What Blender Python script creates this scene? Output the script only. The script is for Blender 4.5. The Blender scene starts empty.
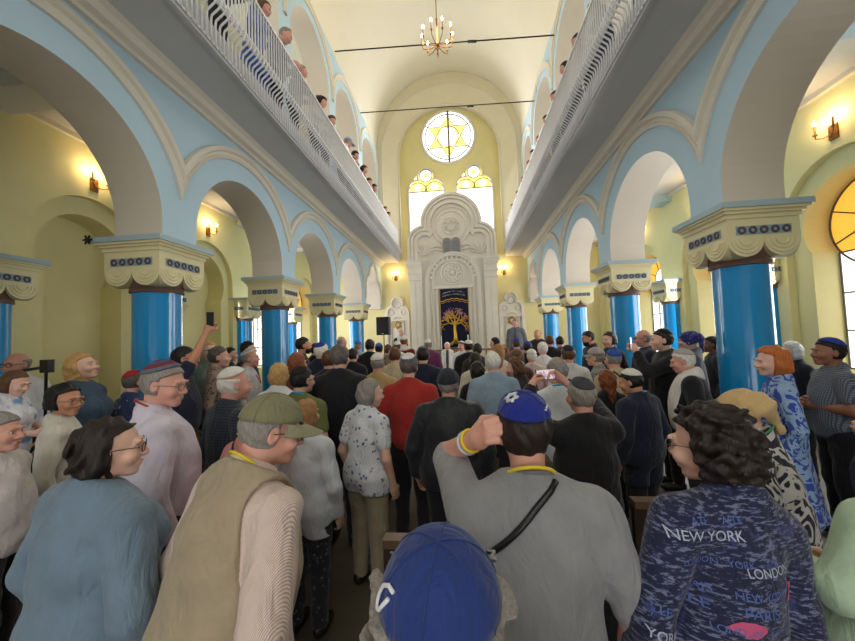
import bpy, math, random
import numpy as np
from mathutils import Vector, Matrix, Euler

random.seed(7); np.random.seed(7)
SC = bpy.context.scene
COL = SC.collection
PI = math.pi
R = math.radians

# ---------------------------------------------------------------- camera
cam_d = bpy.data.cameras.new('camera'); cam = bpy.data.objects.new('camera', cam_d); COL.objects.link(cam)
cam_d.sensor_width = 36.0; cam_d.lens = 350.0 / 855.0 * 36.0; cam_d.clip_start = 0.02; cam_d.clip_end = 200
YAW, PIT, ROL = .098, .048, -.036
fwd = Vector((-math.sin(YAW) * math.cos(PIT), math.cos(YAW) * math.cos(PIT), math.sin(PIT)))
rgt = Vector((math.cos(YAW), math.sin(YAW), 0)); upv = rgt.cross(fwd)
r2 = rgt * math.cos(ROL) + upv * math.sin(ROL); u2 = -rgt * math.sin(ROL) + upv * math.cos(ROL)
M3 = Matrix((r2, u2, -fwd)).transposed()
cam.matrix_world = Matrix.Translation((0, 0, 1.88)) @ M3.to_4x4()
SC.camera = cam

# ---------------------------------------------------------------- world, lights, exposure
SC.view_settings.view_transform = 'Standard'; SC.view_settings.look = 'None'
SC.view_settings.gamma = 1.0; SC.view_settings.exposure = 0.8
w = bpy.data.worlds.new('sky'); SC.world = w; w.use_nodes = True
w.node_tree.nodes['Background'].inputs[0].default_value = (.75, .86, 1, 1)
w.node_tree.nodes['Background'].inputs[1].default_value = 1.0
PANE = .8          # brightness of the daylit window panes
def area(name, loc, rot, sx, sy, power, color=(.98, .985, 1)):
    l = bpy.data.lights.new(name, 'AREA'); l.shape = 'RECTANGLE'; l.size = sx; l.size_y = sy; l.energy = power; l.color = color
    o = bpy.data.objects.new(name, l); COL.objects.link(o); o.location = loc; o.rotation_euler = rot
    return o
# daylight through the upper front and aisle windows; gallery and rear lights are added
area('daylight_front', (-.3, 14.9, 9.0), (R(-75), 0, 0), 3.6, 4.0, 120)
area('fill_gallery_left', (-6.0, 6.0, 8.2), (0, R(-90), 0), 2.6, 16, 70)  # added light for assumed, unseen gallery windows, both sides
area('fill_gallery_right', (5.4, 6.0, 8.2), (0, R(90), 0), 2.6, 16, 70)
area('daylight_aisle_right', (5.5, 8.5, 2.6), (0, R(90), 0), 2.6, 9, 170)
area('daylight_aisle_left', (-6.1, 11.5, 2.6), (0, R(-90), 0), 2.6, 5, 110)
area('fill_rear_high', (-.3, -4.7, 7.5), (R(76), 0, 0), 5.5, 5.0, 130)  # added light from assumed, unseen windows high in the back wall
area('fill_rear_low', (-.3, -4.8, 1.6), (R(100), 0, 0), 8.0, 2.6, 100)  # added fill from behind to lift the lower half; no doors are built

# ---------------------------------------------------------------- materials
def lin(c):
    return tuple((v / 12.92 if v <= .04045 else ((v + .055) / 1.055) ** 2.4) for v in c)
def S(r, g, b): return lin((r / 255., g / 255., b / 255.)) + (1.0,)
_mc = {}
def base_mat(name):
    m = bpy.data.materials.new(name); m.use_nodes = True
    nt = m.node_tree; return m, nt, nt.nodes, nt.links, nt.nodes['Principled BSDF']
def mix_rgb(N, L, fac, a, b, blend='MIX'):
    n = N.new('ShaderNodeMix'); n.data_type = 'RGBA'; n.blend_type = blend
    for i, v in ((0, fac), (6, a), (7, b)):
        if hasattr(v, 'links'): L.new(v, n.inputs[i])
        else: n.inputs[i].default_value = v
    return n.outputs[2]
def ramp(N, L, src, stops, const=False):
    n = N.new('ShaderNodeValToRGB'); L.new(src, n.inputs[0]); e = n.color_ramp.elements
    if const: n.color_ramp.interpolation = 'CONSTANT'
    while len(e) < len(stops): e.new(.5)
    for k, (p, c) in enumerate(stops): e[k].position = p; e[k].color = c if len(c) == 4 else tuple(c) + (1,)
    return n.outputs[0]
def coords(N, L, scale=(1, 1, 1), rot=(0, 0, 0), kind='Object'):
    t = N.new('ShaderNodeTexCoord'); mp = N.new('ShaderNodeMapping'); L.new(t.outputs[kind], mp.inputs[0])
    mp.inputs['Scale'].default_value = scale; mp.inputs['Rotation'].default_value = rot
    return mp.outputs[0]
def noise(N, L, vec, scale, detail=3, rough=.55, dist=0.):
    n = N.new('ShaderNodeTexNoise'); L.new(vec, n.inputs['Vector']); n.inputs['Scale'].default_value = scale
    n.inputs['Detail'].default_value = detail; n.inputs['Roughness'].default_value = rough; n.inputs['Distortion'].default_value = dist
    return n.outputs['Fac']
def bump(N, L, P, h, strength, dist=.01):
    b = N.new('ShaderNodeBump'); L.new(h, b.inputs['Height']); b.inputs['Strength'].default_value = strength; b.inputs['Distance'].default_value = dist
    L.new(b.outputs[0], P.inputs['Normal'])
def plain(name, c, rough=.7, var=.06, nscale=3., bmp=.0, bscale=60., metal=0., coat=0., spec=.5):
    if name in _mc: return _mc[name]
    m, nt, N, L, P = base_mat(name)
    v = coords(N, L)
    f = noise(N, L, v, nscale)
    a = tuple(min(1, x * (1 + var)) for x in c[:3]) + (1,); b = tuple(x * (1 - var) for x in c[:3]) + (1,)
    L.new(ramp(N, L, f, [(.3, b), (.7, a)]), P.inputs['Base Color'])
    P.inputs['Roughness'].default_value = rough; P.inputs['Metallic'].default_value = metal
    P.inputs['Coat Weight'].default_value = coat; P.inputs['Specular IOR Level'].default_value = spec
    if bmp: bump(N, L, P, noise(N, L, v, bscale, 2), bmp, .004)
    _mc[name] = m; return m
def emit(name, c, s):
    if name in _mc: return _mc[name]
    m, nt, N, L, P = base_mat(name)
    P.inputs['Base Color'].default_value = c; P.inputs['Emission Color'].default_value = c; P.inputs['Emission Strength'].default_value = s
    P.inputs['Roughness'].default_value = .3
    _mc[name] = m; return m

M = dict(
 blue=plain('wall_blue_paint', S(190, 216, 232), .75, .03, 1.5, .05),
 soffit=plain('soffit_cream_paint', S(222, 212, 198), .75, .03, 1.5, .05),
 mould=plain('cream_moulding', S(226, 218, 202), .6, .03, 2.),
 slab=plain('pale_blue_slab', S(172, 194, 206), .6, .03, 2.),
 capital=plain('cream_capital', S(232, 222, 178), .65, .04, 3., .05),
 lapis=plain('blue_band', S(150, 172, 186), .6, .05, 6.),
 rosette=plain('dark_rosette', S(92, 80, 84), .6, .08, 20.),
 neck=plain('brown_neck', S(112, 84, 72), .6, .06, 6.),
 shaft=plain('glossy_blue_shaft', S(16, 146, 216), .16, .04, 2., coat=.6),
 yellow=plain('aisle_yellow_paint', S(230, 220, 164), .75, .04, 1.2, .06),
 yellow2=plain('apse_yellow_paint', S(228, 218, 156), .75, .04, 1.2, .06),
 ceil=plain('ceiling_cream_paint', S(236, 230, 212), .8, .02, 1.),
 white=plain('white_paint', S(232, 230, 224), .6, .03, 2.),
 under=plain('balcony_white_paint', S(206, 204, 202), .75, .03, 1.5),
 iron=plain('white_painted_iron', S(222, 222, 226), .4, .03, 8.),
 stone=plain('white_carved_stone', S(236, 230, 218), .6, .03, 3., .08, 30.),
 stone2=plain('grey_white_stone', S(222, 216, 206), .65, .04, 5., .1, 40.),
 slate=plain('grey_tablet_stone', S(146, 146, 150), .6, .15, 40.),
 floor=plain('worn_floor', S(92, 84, 70), .45, .15, 4., .05),
 gold=plain('gold', S(214, 170, 70), .35, .06, 8., metal=.7),
 brass=plain('old_brass', S(150, 104, 48), .35, .1, 10., metal=.8),
 darkmetal=plain('dark_iron', S(46, 42, 42), .45, .1, 10., metal=.5),
 pew=plain('dark_pew_wood', S(52, 38, 30), .4, .15, 14.),
 pewrail=plain('pew_rail_wood', S(104, 78, 56), .4, .12, 14.),
 oak=plain('mid_brown_wood', S(150, 106, 66), .4, .15, 14.),
 black=plain('black_plastic', S(20, 20, 22), .35, .1, 10.),
 navyvelvet=plain('navy_velvet', S(16, 20, 50), .9, .1, 10., .1),
 pane=emit('daylit_pane', (1, .985, .95, 1), PANE),
 pane_y=emit('daylit_yellow_glass', (1, .84, .22, 1), .62),
 pane_o=emit('daylit_amber_glass', (1, .50, .06, 1), .48),
 apse=plain('arch_cream_paint', S(228, 220, 190), .75, .03, 1.5),
 lead=plain('window_lead', S(96, 92, 84), .5, .1, 10.),
 bulb=emit('candle_bulb', (1, .78, .42, 1), 60.),
 candlewhite=plain('white_candle', S(240, 236, 226), .5, .02, 5.),
)

# ---------------------------------------------------------------- mesh builder
class MB:
    def __init__(s): s.v = []; s.f = []; s.m = []
    def add(s, verts, faces, mi=0):
        o = len(s.v); s.v += [tuple(p) for p in verts]
        s.f += [tuple(i + o for i in f) for f in faces]; s.m += [mi] * len(faces); return s
    def box(s, x0, x1, y0, y1, z0, z1, mi=0):
        v = [(x, y, z) for z in (z0, z1) for y in (y0, y1) for x in (x0, x1)]
        return s.add(v, [(0, 2, 3, 1), (4, 5, 7, 6), (0, 1, 5, 4), (2, 6, 7, 3), (1, 3, 7, 5), (0, 4, 6, 2)], mi)
    def prism(s, poly, axis, a, b, mi=0, side=None):
        # poly: 2D points; axis 'x': (y,z) extruded in x; 'y': (x,z); 'z': (x,y)
        def P(p, t): return {'x': (t, p[0], p[1]), 'y': (p[0], t, p[1]), 'z': (p[0], p[1], t)}[axis]
        n = len(poly); v = [P(p, a) for p in poly] + [P(p, b) for p in poly]
        ar = sum(poly[i][0] * poly[(i + 1) % n][1] - poly[(i + 1) % n][0] * poly[i][1] for i in range(n))
        flip = (ar < 0) ^ (b < a) ^ (axis == 'y')
        f1 = tuple(range(n)); f2 = tuple(range(n, 2 * n)); sd = [(i, (i + 1) % n, n + (i + 1) % n, n + i) for i in range(n)]
        caps = [f1[::-1], f2]
        if flip: caps = [f1, f2[::-1]]; sd = [q[::-1] for q in sd]
        s.add(v, caps, mi); o = len(s.v) - 2 * n
        s.f += [tuple(i + o for i in q) for q in sd]; s.m += [mi if side is None else side] * n
        return s
    def lathe(s, prof, c=(0, 0, 0), n=32, mi=0, axis='z', cap=True):
        v = []; f = []; k = len(prof)
        for j in range(n):
            a = 2 * PI * j / n
            for r, z in prof:
                x, y = r * math.cos(a), r * math.sin(a)
                q = {'z': (x, y, z), 'y': (x, z, y), 'x': (z, x, y)}[axis]
                v.append((q[0] + c[0], q[1] + c[1], q[2] + c[2]))
        for j in range(n):
            for i in range(k - 1):
                a, b = j * k + i, ((j + 1) % n) * k + i
                q = (a, b, b + 1, a + 1)
                f.append(q if axis != 'y' else q[::-1])
        if cap:
            f.append(tuple(j * k for j in range(n))[::-1]); f.append(tuple(j * k + k - 1 for j in range(n)))
        return s.add(v, f, mi)
    def tube(s, pts, r, n=8, mi=0, closed=False, cap=True):
        pts = [Vector(p) for p in pts]; k = len(pts); rr = r if isinstance(r, (list, tuple)) else [r] * k
        v = []; prev = None
        for i, p in enumerate(pts):
            if closed: t = pts[(i + 1) % k] - pts[i - 1]
            else: t = pts[min(i + 1, k - 1)] - pts[max(i - 1, 0)]
            if t.length < 1e-9: t = Vector((0, 0, 1))
            t.normalize()
            if prev is None:
                a = Vector((0, 0, 1)) if abs(t.z) < .9 else Vector((1, 0, 0))
                u = t.cross(a).normalized()
            else:
                u = prev - t * prev.dot(t)
                u = u.normalized() if u.length > 1e-6 else t.orthogonal().normalized()
            prev = u; w_ = t.cross(u)
            for j in range(n):
                a = 2 * PI * j / n; v.append(p + (u * math.cos(a) + w_ * math.sin(a)) * rr[i])
        f = []
        for i in range(k if closed else k - 1):
            for j in range(n):
                a = i * n + j; b = i * n + (j + 1) % n; c = ((i + 1) % k) * n + (j + 1) % n; d = ((i + 1) % k) * n + j
                f.append((a, b, c, d))
        if not closed and cap: f += [tuple(range(n))[::-1], tuple(range((k - 1) * n, k * n))]
        return s.add(v, f, mi)
    def sphere(s, c, r, n=12, mi=0):
        r = r if isinstance(r, (list, tuple)) else (r, r, r)
        v = []; f = []; m = max(4, n // 2)
        for i in range(m + 1):
            for j in range(n):
                a, b = PI * i / m, 2 * PI * j / n
                v.append((c[0] + r[0] * math.sin(a) * math.cos(b), c[1] + r[1] * math.sin(a) * math.sin(b), c[2] + r[2] * math.cos(a)))
        for i in range(m):
            for j in range(n):
                f.append((i * n + j, (i + 1) * n + j, (i + 1) * n + (j + 1) % n, i * n + (j + 1) % n))
        return s.add(v, f, mi)
    def build(s, name, mats, parent=None, smooth=False, loc=None):
        me = bpy.data.meshes.new(name); me.from_pydata(s.v, [], s.f)
        for q in (mats if isinstance(mats, (list, tuple)) else [mats]): me.materials.append(q)
        me.polygons.foreach_set('material_index', s.m)
        if smooth is True: me.polygons.foreach_set('use_smooth', [True] * len(s.f))
        elif smooth: me.polygons.foreach_set('use_smooth', [True] * len(s.f)); me.set_sharp_from_angle(angle=R(smooth))
        me.update()
        o = bpy.data.objects.new(name, me); COL.objects.link(o)
        if parent is not None: o.parent = parent
        if loc: o.location = loc
        return o
def structure(name, mb, mats, smooth=False):
    o = mb.build(name, mats, None, smooth); o['kind'] = 'structure'; return o
def tag(o, label, cat, group=None):
    o['label'] = label; o['category'] = cat
    if group: o['group'] = group
    return o
def thing(name, label, cat, loc=(0, 0, 0), rz=0., group=None):
    o = bpy.data.objects.new(name, None); COL.objects.link(o); o.location = loc; o.rotation_euler = (0, 0, rz); o.empty_display_size = .1
    return tag(o, label, cat, group)
def copy_tree(o, parent=None):
    c = o.copy(); COL.objects.link(c)
    if parent is not None: c.parent = parent
    for ch in o.children: copy_tree(ch, c)
    return c
def arc(cx, cz, r, a0, a1, n=24):
    return [(cx + r * math.cos(R(a0 + (a1 - a0) * i / n)), cz + r * math.sin(R(a0 + (a1 - a0) * i / n))) for i in range(n + 1)]

# ================================================================= SETTING
XC = -.307; WL, WR = XC - 3.111, XC + 3.111       # nave wall faces
TH = .61; OL, OR = XC - 5.9, XC + 5.9             # outer walls
YF = 14.8; YB = -5.0
yL = [3.951 + 2.715 * i for i in range(-3, 4)]    # column rows
yR = [4.211 + 2.818 * i for i in range(-3, 4)]
SPR, Z0 = 3.35, 3.145
ZG, ZGF, ZT = 5.15, 5.47, 10.4                    # gallery underside, gallery floor, wall top
def comb(openings, y0, y1, z0, zt):
    p = [(y0, z0)]
    for o in openings: p += o
    return p + [(y1, z0), (y1, zt), (y0, zt)]
def round_opening(c, r, zb, zs): return [(c - r, zb)] + arc(c, zs, r, 180, 0, 32) + [(c + r, zb)]
def cusped_opening(c, r, zb, zs):
    # three-lobed arch
    a = r * .5
    return [(c - r, zb)] + arc(c - r + a * .98, zs + .1, a * .98, 180, 94, 10) + arc(c, zs + .55, r * .55, 168, 12, 18) + arc(c + r - a * .98, zs + .1, a * .98, 86, 0, 10) + [(c + r, zb)]
def horseshoe(c, hw, rr, zc, zb=0.):
    b = math.degrees(math.acos(hw / rr))
    return [(c - hw, zb)] + arc(c, zc, rr, 180 + b, -b, 36) + [(c + hw, zb)]
def archivolt(mb, xf, sx, c, zs, half, ri, ro, proud, n=40):
    # moulded ring on the wall face, cut where it meets its neighbour above the column
    prof = [(ri, 0), (ri, .45), (ri + .22 * (ro - ri), .75), (ri + .3 * (ro - ri), .45), (ri + .5 * (ro - ri), .5), (ri + .62 * (ro - ri), 1.), (ro - .05 * (ro - ri), .95), (ro, .6), (ro, 0)]
    k = len(prof); v = []; f = []
    for i in range(n + 1):
        a = R(180 - 180 * i / n)
        for r, d in prof:
            y = r * math.cos(a); z = r * math.sin(a)
            lim = half
            if abs(y) > lim:       # slide the point along the circle to the meeting line
                y = math.copysign(lim, y); z = max(z, math.sqrt(max(0, r * r - lim * lim)))
            v.append((xf + sx * d * proud, c + y, zs + z))
    for i in range(n):
        for j in range(k - 1):
            a = i * k + j; q = (a, a + 1, a + k + 1, a + k); f.append(q if sx > 0 else q[::-1])
    mb.add(v, f)

def nave_wall(side):
    ys = yL if side == 'left' else yR
    xf = WL if side == 'left' else WR; sx = 1 if side == 'left' else -1
    xb = xf - sx * TH; step = ys[1] - ys[0]; hb = step / 2; r = hb - .26
    lows = []; ups = []; cs = []
    for i in range(len(ys) - 1):
        c = (ys[i] + ys[i + 1]) / 2; cs.append(c)
        lows.append(round_opening(c, r, Z0, SPR)); ups.append(round_opening(c, r, ZGF, 8.72))
    cl = (ys[-1] + YF) / 2 - .0; rl = (YF - ys[-1]) / 2 - .26
    lows.append(cusped_opening(cl, rl, Z0, SPR + .25)); ups.append(round_opening(cl, rl, ZGF, 8.72))
    mb = MB(); y0 = ys[0] - .26
    eds = [y0] + ys[1:] + [YF]
    for i in range(len(lows)):
        mb.prism(comb([lows[i]], eds[i], eds[i + 1], Z0, ZGF), 'x', xf, xb, 0, 1); mb.prism(comb([ups[i]], eds[i], eds[i + 1], ZGF, ZT), 'x', xf, xb, 0, 1)
    structure('wall_nave_' + side, mb, [M['blue'], M['soffit']])
    am = MB()
    for c in cs:
        archivolt(am, xf, sx, c, SPR, hb, 1.40 * r / 1.0975, 1.57 * r / 1.0975, .075)
        archivolt(am, xf, sx, c, 8.72, hb, 1.30 * r / 1.0975, 1.46 * r / 1.0975, .06)
    archivolt(am, xf, sx, cl, 8.72, rl + .24, rl + .2, rl + .35, .06)
    # cusped moulding on the last arch
    co = cusped_opening(cl, rl, SPR, SPR + .25)
    am.tube([(xf + sx * .01, y, z) for y, z in [(cl + (y - cl) * 1.08, SPR + (z - SPR) * 1.06) for y, z in co]], .05, 8)
    structure('trim_archivolt_' + side, am, [M['mould']], 40)
    # cornice under the gallery
    cm = MB(); pr = [(0, 5.0), (.05, 5.0), (.06, 5.04), (.13, 5.06), (.16, 5.12), (.22, 5.15), (0, 5.15)]
    cm.prism([(xf + sx * a, z) for a, z in pr], 'y', YB, YF, 0)
    structure('trim_gallery_cornice_' + side, cm, [M['mould']])
    # gallery slab
    xe = xf + sx * .78
    g = MB(); g.box(min(xf, xe), max(xf, xe), YB, YF, ZG, ZGF - .01)
    g.box(min(xe, xe + sx * .05), max(xe, xe + sx * .05), YB, YF, ZG - .03, ZG + .05)
    xo = OL if side == 'left' else OR
    g.box(min(xo, xf), max(xo, xf), YB, YF, 5.42, ZGF - .005)
    structure('ceiling_gallery_slab_' + side, g, [M['under']])
    b = MB()
    for y in ys: b.box(min(xo, xb), max(xo, xb), y - .24, y + .24, 5.22, 5.42)
    structure('trim_aisle_beams_' + side, b, [M['under' if side == 'left' else 'slab']])
    k = MB()
    xw = xo + sx * .07
    k.box(min(xo, xw), max(xo, xw), YB, YF, 5.34, 5.42); k.box(min(xb, xb - sx * .07), max(xb, xb - sx * .07), YB, YF, 5.34, 5.42)
    structure('trim_aisle_cornice_' + side, k, [M['mould']])
nave_wall('left'); nave_wall('right')

fl = MB(); fl.box(OL - .7, OR + .7, YB, YF + .6, -.1, 0); structure('floor', fl, M['floor'])

# vault
vm = MB(); n = 48; v = []; f = []; zc = ZT - .12; rv = 3.111
ang = [R(180 - 180 * i / n) for i in range(n + 1)]
for y in (YB, YF + .2):
    for rr in (rv, rv + .15): v += [(XC + rr * math.cos(a), y, zc + rr * math.sin(a)) for a in ang]
k = n + 1
for i in range(n):
    f += [(i, i + 1, 2 * k + i + 1, 2 * k + i), (k + i, 3 * k + i, 3 * k + i + 1, k + i + 1)]
vm.add(v, f); structure('ceiling_vault', vm, M['ceil'], True)
gc = MB()
for a, b in ((OL, WL - TH), (WR + TH, OR)): gc.box(a, b, YB, YF, ZT, ZT + .1)
gc.box(WL - TH - .1, WL + .0, YB, YF + .2, ZT, ZT + .3); gc.box(WR - .0, WR + TH + .1, YB, YF + .2, ZT, ZT + .3)
structure('ceiling_gallery', gc, M['ceil'])

# outer aisle walls: stepped blind arches, windows in some bays
def outer_wall(side, win_bays):
    ys = yL if side == 'left' else yR
    x = OL if side == 'left' else OR; sx = 1 if side == 'left' else -1
    ends = ys + [ys[-1] + (ys[1] - ys[0])]
    a = []; b = []; cs = []
    for i in range(len(ends) - 1):
        c = (ends[i] + ends[i + 1]) / 2
        if c > YF - .9: c = YF - 1.25
        cs.append(c)
        a.append(round_opening(c, .93, 0, 3.52)); b.append(horseshoe(c, .62, .74, 3.42))
    mb = MB(); y0 = ys[0] - .5
    mb.prism(comb(a, y0, YF, 0, 5.42), 'x', x, x - sx * .12, 0)
    mb.prism(comb(b, y0, YF, 0, 5.42), 'x', x - sx * .12, x - sx * .55, 0)
    mb.box(min(x - sx * .55, x - sx * .67), max(x - sx * .55, x - sx * .67), YB, YF, 0, 5.42)
    mb.box(min(x, x - sx * .46), max(x, x - sx * .46), YB, YF, 5.42, ZT)   # gallery level
    structure('wall_aisle_' + side, mb, M['yellow'])
    tb = MB(); tb.box(min(x, x + sx * .04), max(x, x + sx * .04), YB, YF, 0, .16); structure('baseboard_' + side, tb, M['mould'])
    for k, i in enumerate(win_bays):
        c = cs[i]; xp = x - sx * .545; xq = xp + sx * .03
        w_ = MB()
        w_.box(min(xp, xq), max(xp, xq), c - .6, c + .6, 1.15, 3.0, 0)
        pts = horseshoe(c, .6, .72, 3.42, 3.0); w_.prism(pts, 'x', xp, xq, 1)
        hub = arc(c, 3.42, .3, 0, 360, 24)[:-1]; w_.prism(hub, 'x', xq, xq + sx * .01, 0)
        xm = xq + sx * .012
        for yy in (c - .6, c - .2, c + .2, c + .6): w_.tube([(xm, yy, 1.15), (xm, yy, 3.0)], .014, 6, 2)
        for zz in (1.15, 1.75, 2.35, 3.0): w_.tube([(xm, c - .6, zz), (xm, c + .6, zz)], .014, 6, 2)
        w_.tube([(xm, y, z) for y, z in arc(c, 3.42, .3, 0, 360, 24)[:-1]], .014, 6, 2, True)
        w_.tube([(xm, y, z) for y, z in arc(c, 3.42, .71, 0, 360, 36)[:-1]], .016, 6, 2, True)
        for q in range(8):
            t = R(22.5 + 45 * q); w_.tube([(xm, c + .3 * math.cos(t), 3.42 + .3 * math.sin(t)), (xm, c + .71 * math.cos(t), 3.42 + .71 * math.sin(t))], .012, 6, 2)
        structure('window_%d' % (k + 1 + (10 if side == 'right' else 0)), w_, [M['pane'], M['pane_o'], M['lead']])
        sl = MB(); sl.box(min(x - sx * .54, x + sx * .03), max(x - sx * .54, x + sx * .03), c - .62, c + .62, 0, 1.13)
        structure('trim_sill_%s_%d' % (side, k + 1), sl, M['yellow'])
    # assumed gallery windows, out of view, added on the same bays as light sources
    for i, c in enumerate(cs):
        w_ = MB(); xq = x + sx * .02
        w_.prism([(c - .45, 6.6)] + arc(c, 8.3, .45, 180, 0, 16)[0:] + [(c + .45, 6.6)], 'x', x, xq, 0)
        w_.tube([(xq, c - .47, 6.58)] + [(xq, y, z) for y, z in arc(c, 8.3, .47, 180, 0, 16)] + [(xq, c + .47, 6.58)], .04, 6, 1, True)
        w_.tube([(xq, c, 6.6), (xq, c, 8.75)], .015, 6, 1)
        structure('window_%d' % (30 + i + (10 if side == 'right' else 0)), w_, [M['pane'], M['mould']])
    return cs
csL = outer_wall('left', [5, 6]); csR = outer_wall('right', [3, 4, 5, 6])

# front wall with the splayed arch recess
fw = MB()
fw.box(OL - .46, OR + .46, YF, YF + .9, 0, ZG + .1)
def outl(r, zs=9.97): return [(XC - r, ZG + .1)] + arc(XC, zs, r, 180, 0, 48) + [(XC + r, ZG + .1)]
o1 = outl(2.9); o2 = outl(2.22)
fw.prism([(OL - .4, ZG + .1)] + o1 + [(OR + .4, ZG + .1), (OR + .4, 13.8), (OL - .4, 13.8)], 'y', YF - .04, YF + .02, 3)
v = [(x, YF - .04, z) for x, z in o1] + [(x, YF + .3, z) for x, z in o2]; q = len(o1)
fw.add(v, [(i, i + 1, q + i + 1, q + i) for i in range(q - 1)], 1)
v = [(x, YF + .3, z) for x, z in o2] + [(x, YF + .62, z) for x, z in o2]
fw.add(v, [(i, i + 1, q + i + 1, q + i) for i in range(q - 1)], 1)
fw.box(XC - 2.6, XC + 2.6, YF + .6, YF + .9, ZG, 13.2, 2)
structure('wall_front', fw, [M['yellow'], M['apse'], M['yellow2'], M['apse']], 35)
fm = MB(); fm.tube([(x, YF + .29, z) for x, z in o2], .035, 8); fm.tube([(x, YF - .05, z) for x, z in o1], .03, 8)
structure('trim_front_arch', fm, M['mould'], True)

# rose window
yp = YF + .58
rw = MB(); rc_ = (-.29, 10.85); rr = 1.12 * 1.05
rw.prism(arc(rc_[0], rc_[1], rr, 0, 360, 56)[:-1], 'y', yp + .03, yp, 0)
star = []
for kx in range(12):
    r_ = rr * (.82 if kx % 2 == 0 else .47); a = R(90 + 30 * kx); star.append((rc_[0] + r_ * math.cos(a), rc_[1] + r_ * math.sin(a)))
for kx in range(0, 12, 2):   # six yellow star points around a clear hexagon
    p0, p1, p2 = star[kx - 1], star[kx], star[(kx + 1) % 12]
    mid = ((p0[0] + p2[0]) / 2 * .78 + rc_[0] * .22, (p0[1] + p2[1]) / 2 * .78 + rc_[1] * .22)
    rw.prism([p0, p1, p2, mid], 'y', yp, yp - .008, 1)
rw.tube([(x, yp - .01, z) for x, z in star], .02, 6, 2, True)
rw.tube([(x, yp - .01, z) for x, z in arc(rc_[0], rc_[1], rr * .42, 0, 360, 30)[:-1]], .018, 6, 2, True)
rw.tube([(x, yp - .01, z) for x, z in arc(rc_[0], rc_[1], rr * .88, 0, 360, 48)[:-1]], .02, 6, 2, True)
for kx in range(0, 12, 2):
    a = R(90 + 30 * kx); rw.tube([(rc_[0] + rr * .82 * math.cos(a), yp - .01, rc_[1] + rr * .82 * math.sin(a)), (rc_[0] + rr * math.cos(a), yp - .01, rc_[1] + rr * math.sin(a))], .018, 6, 2)
rw.tube([(rc_[0] + .03, yp - .03, rc_[1] - rr), (rc_[0] + .03, yp - .03, rc_[1] + rr)], .04, 8, 2)
structure('window_20', rw, [M['pane'], M['pane_y'], M['lead']])
rt = MB(); rt.tube([(x, yp + .0, z) for x, z in arc(rc_[0], rc_[1], rr + .03, 0, 360, 56)[:-1]], .06, 8, 0, True); structure('trim_rose_window', rt, M['mould'], True)
# pair of three-lobed windows
def trefoil(c, hw, zi, zb):
    a = hw * .52
    return [(c - hw, zb)] + arc(c - hw + a, zi + .15, a, 180, 75, 10) + arc(c, zi + .69, hw * .47, 205, -25, 20) + arc(c + hw - a, zi + .15, a, 105, 0, 10) + [(c + hw, zb)]
for k, c in enumerate((-1.36, .79)):
    w_ = MB(); hw = .79
    w_.prism(trefoil(c, hw, 8.4, 6.0), 'y', yp + .03, yp, 0)
    tf = trefoil(c, hw * .93, 8.42, 8.42); w_.prism(tf, 'y', yp, yp - .008, 1)
    for cc in ((c - .38, 8.62), (c + .38, 8.62)):
        st = []
        for q in range(12):
            r_ = .2 if q % 2 == 0 else .1; st.append((cc[0] + r_ * math.cos(R(30 * q)), cc[1] + r_ * math.sin(R(30 * q))))
        w_.prism(st, 'y', yp - .008, yp - .014, 0)
        w_.tube([(x, yp - .015, z) for x, z in arc(cc[0], cc[1] - .2, .42, 0, 180, 16)], .018, 6, 2)
    w_.prism(arc(c, 9.14, .27, 0, 360, 24)[:-1], 'y', yp - .008, yp - .014, 0)
    w_.prism(arc(c, 9.14, .12, 0, 360, 16)[:-1], 'y', yp - .014, yp - .02, 1)
    w_.tube([(x, yp - .015, z) for x, z in arc(c, 9.14, .28, 0, 360, 24)[:-1]], .02, 6, 2, True)
    w_.tube([(c - hw, yp - .015, 8.42), (c + hw, yp - .015, 8.42)], .022, 6, 2); w_.tube([(c, yp - .015, 8.42), (c, yp - .015, 8.8)], .01, 6, 2)
    structure('window_%d' % (21 + k), w_, [M['pane'], M['pane_y'], M['lead']])
    t_ = MB(); t_.tube([(x, yp + .0, z) for x, z in trefoil(c, hw + .02, 8.4, 6.0)], .045, 8); structure('trim_lancet_%d' % (k + 1), t_, M['mould'], True)

# entrance end behind the camera; its glowing panes are unseen, added for light
bw = MB(); bw.box(OL - .46, OR + .46, YB - .3, YB, 0, 13.8); structure('wall_back', bw, M['yellow'])
for k, c in enumerate((-2.0, 1.4)):
    w_ = MB(); w_.prism([(c - .7, 6.3)] + arc(c, 8.6, .7, 180, 0, 16) + [(c + .7, 6.3)], 'y', YB, YB + .03, 0)
    structure('window_%d' % (50 + k), w_, [M['pane']])
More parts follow.
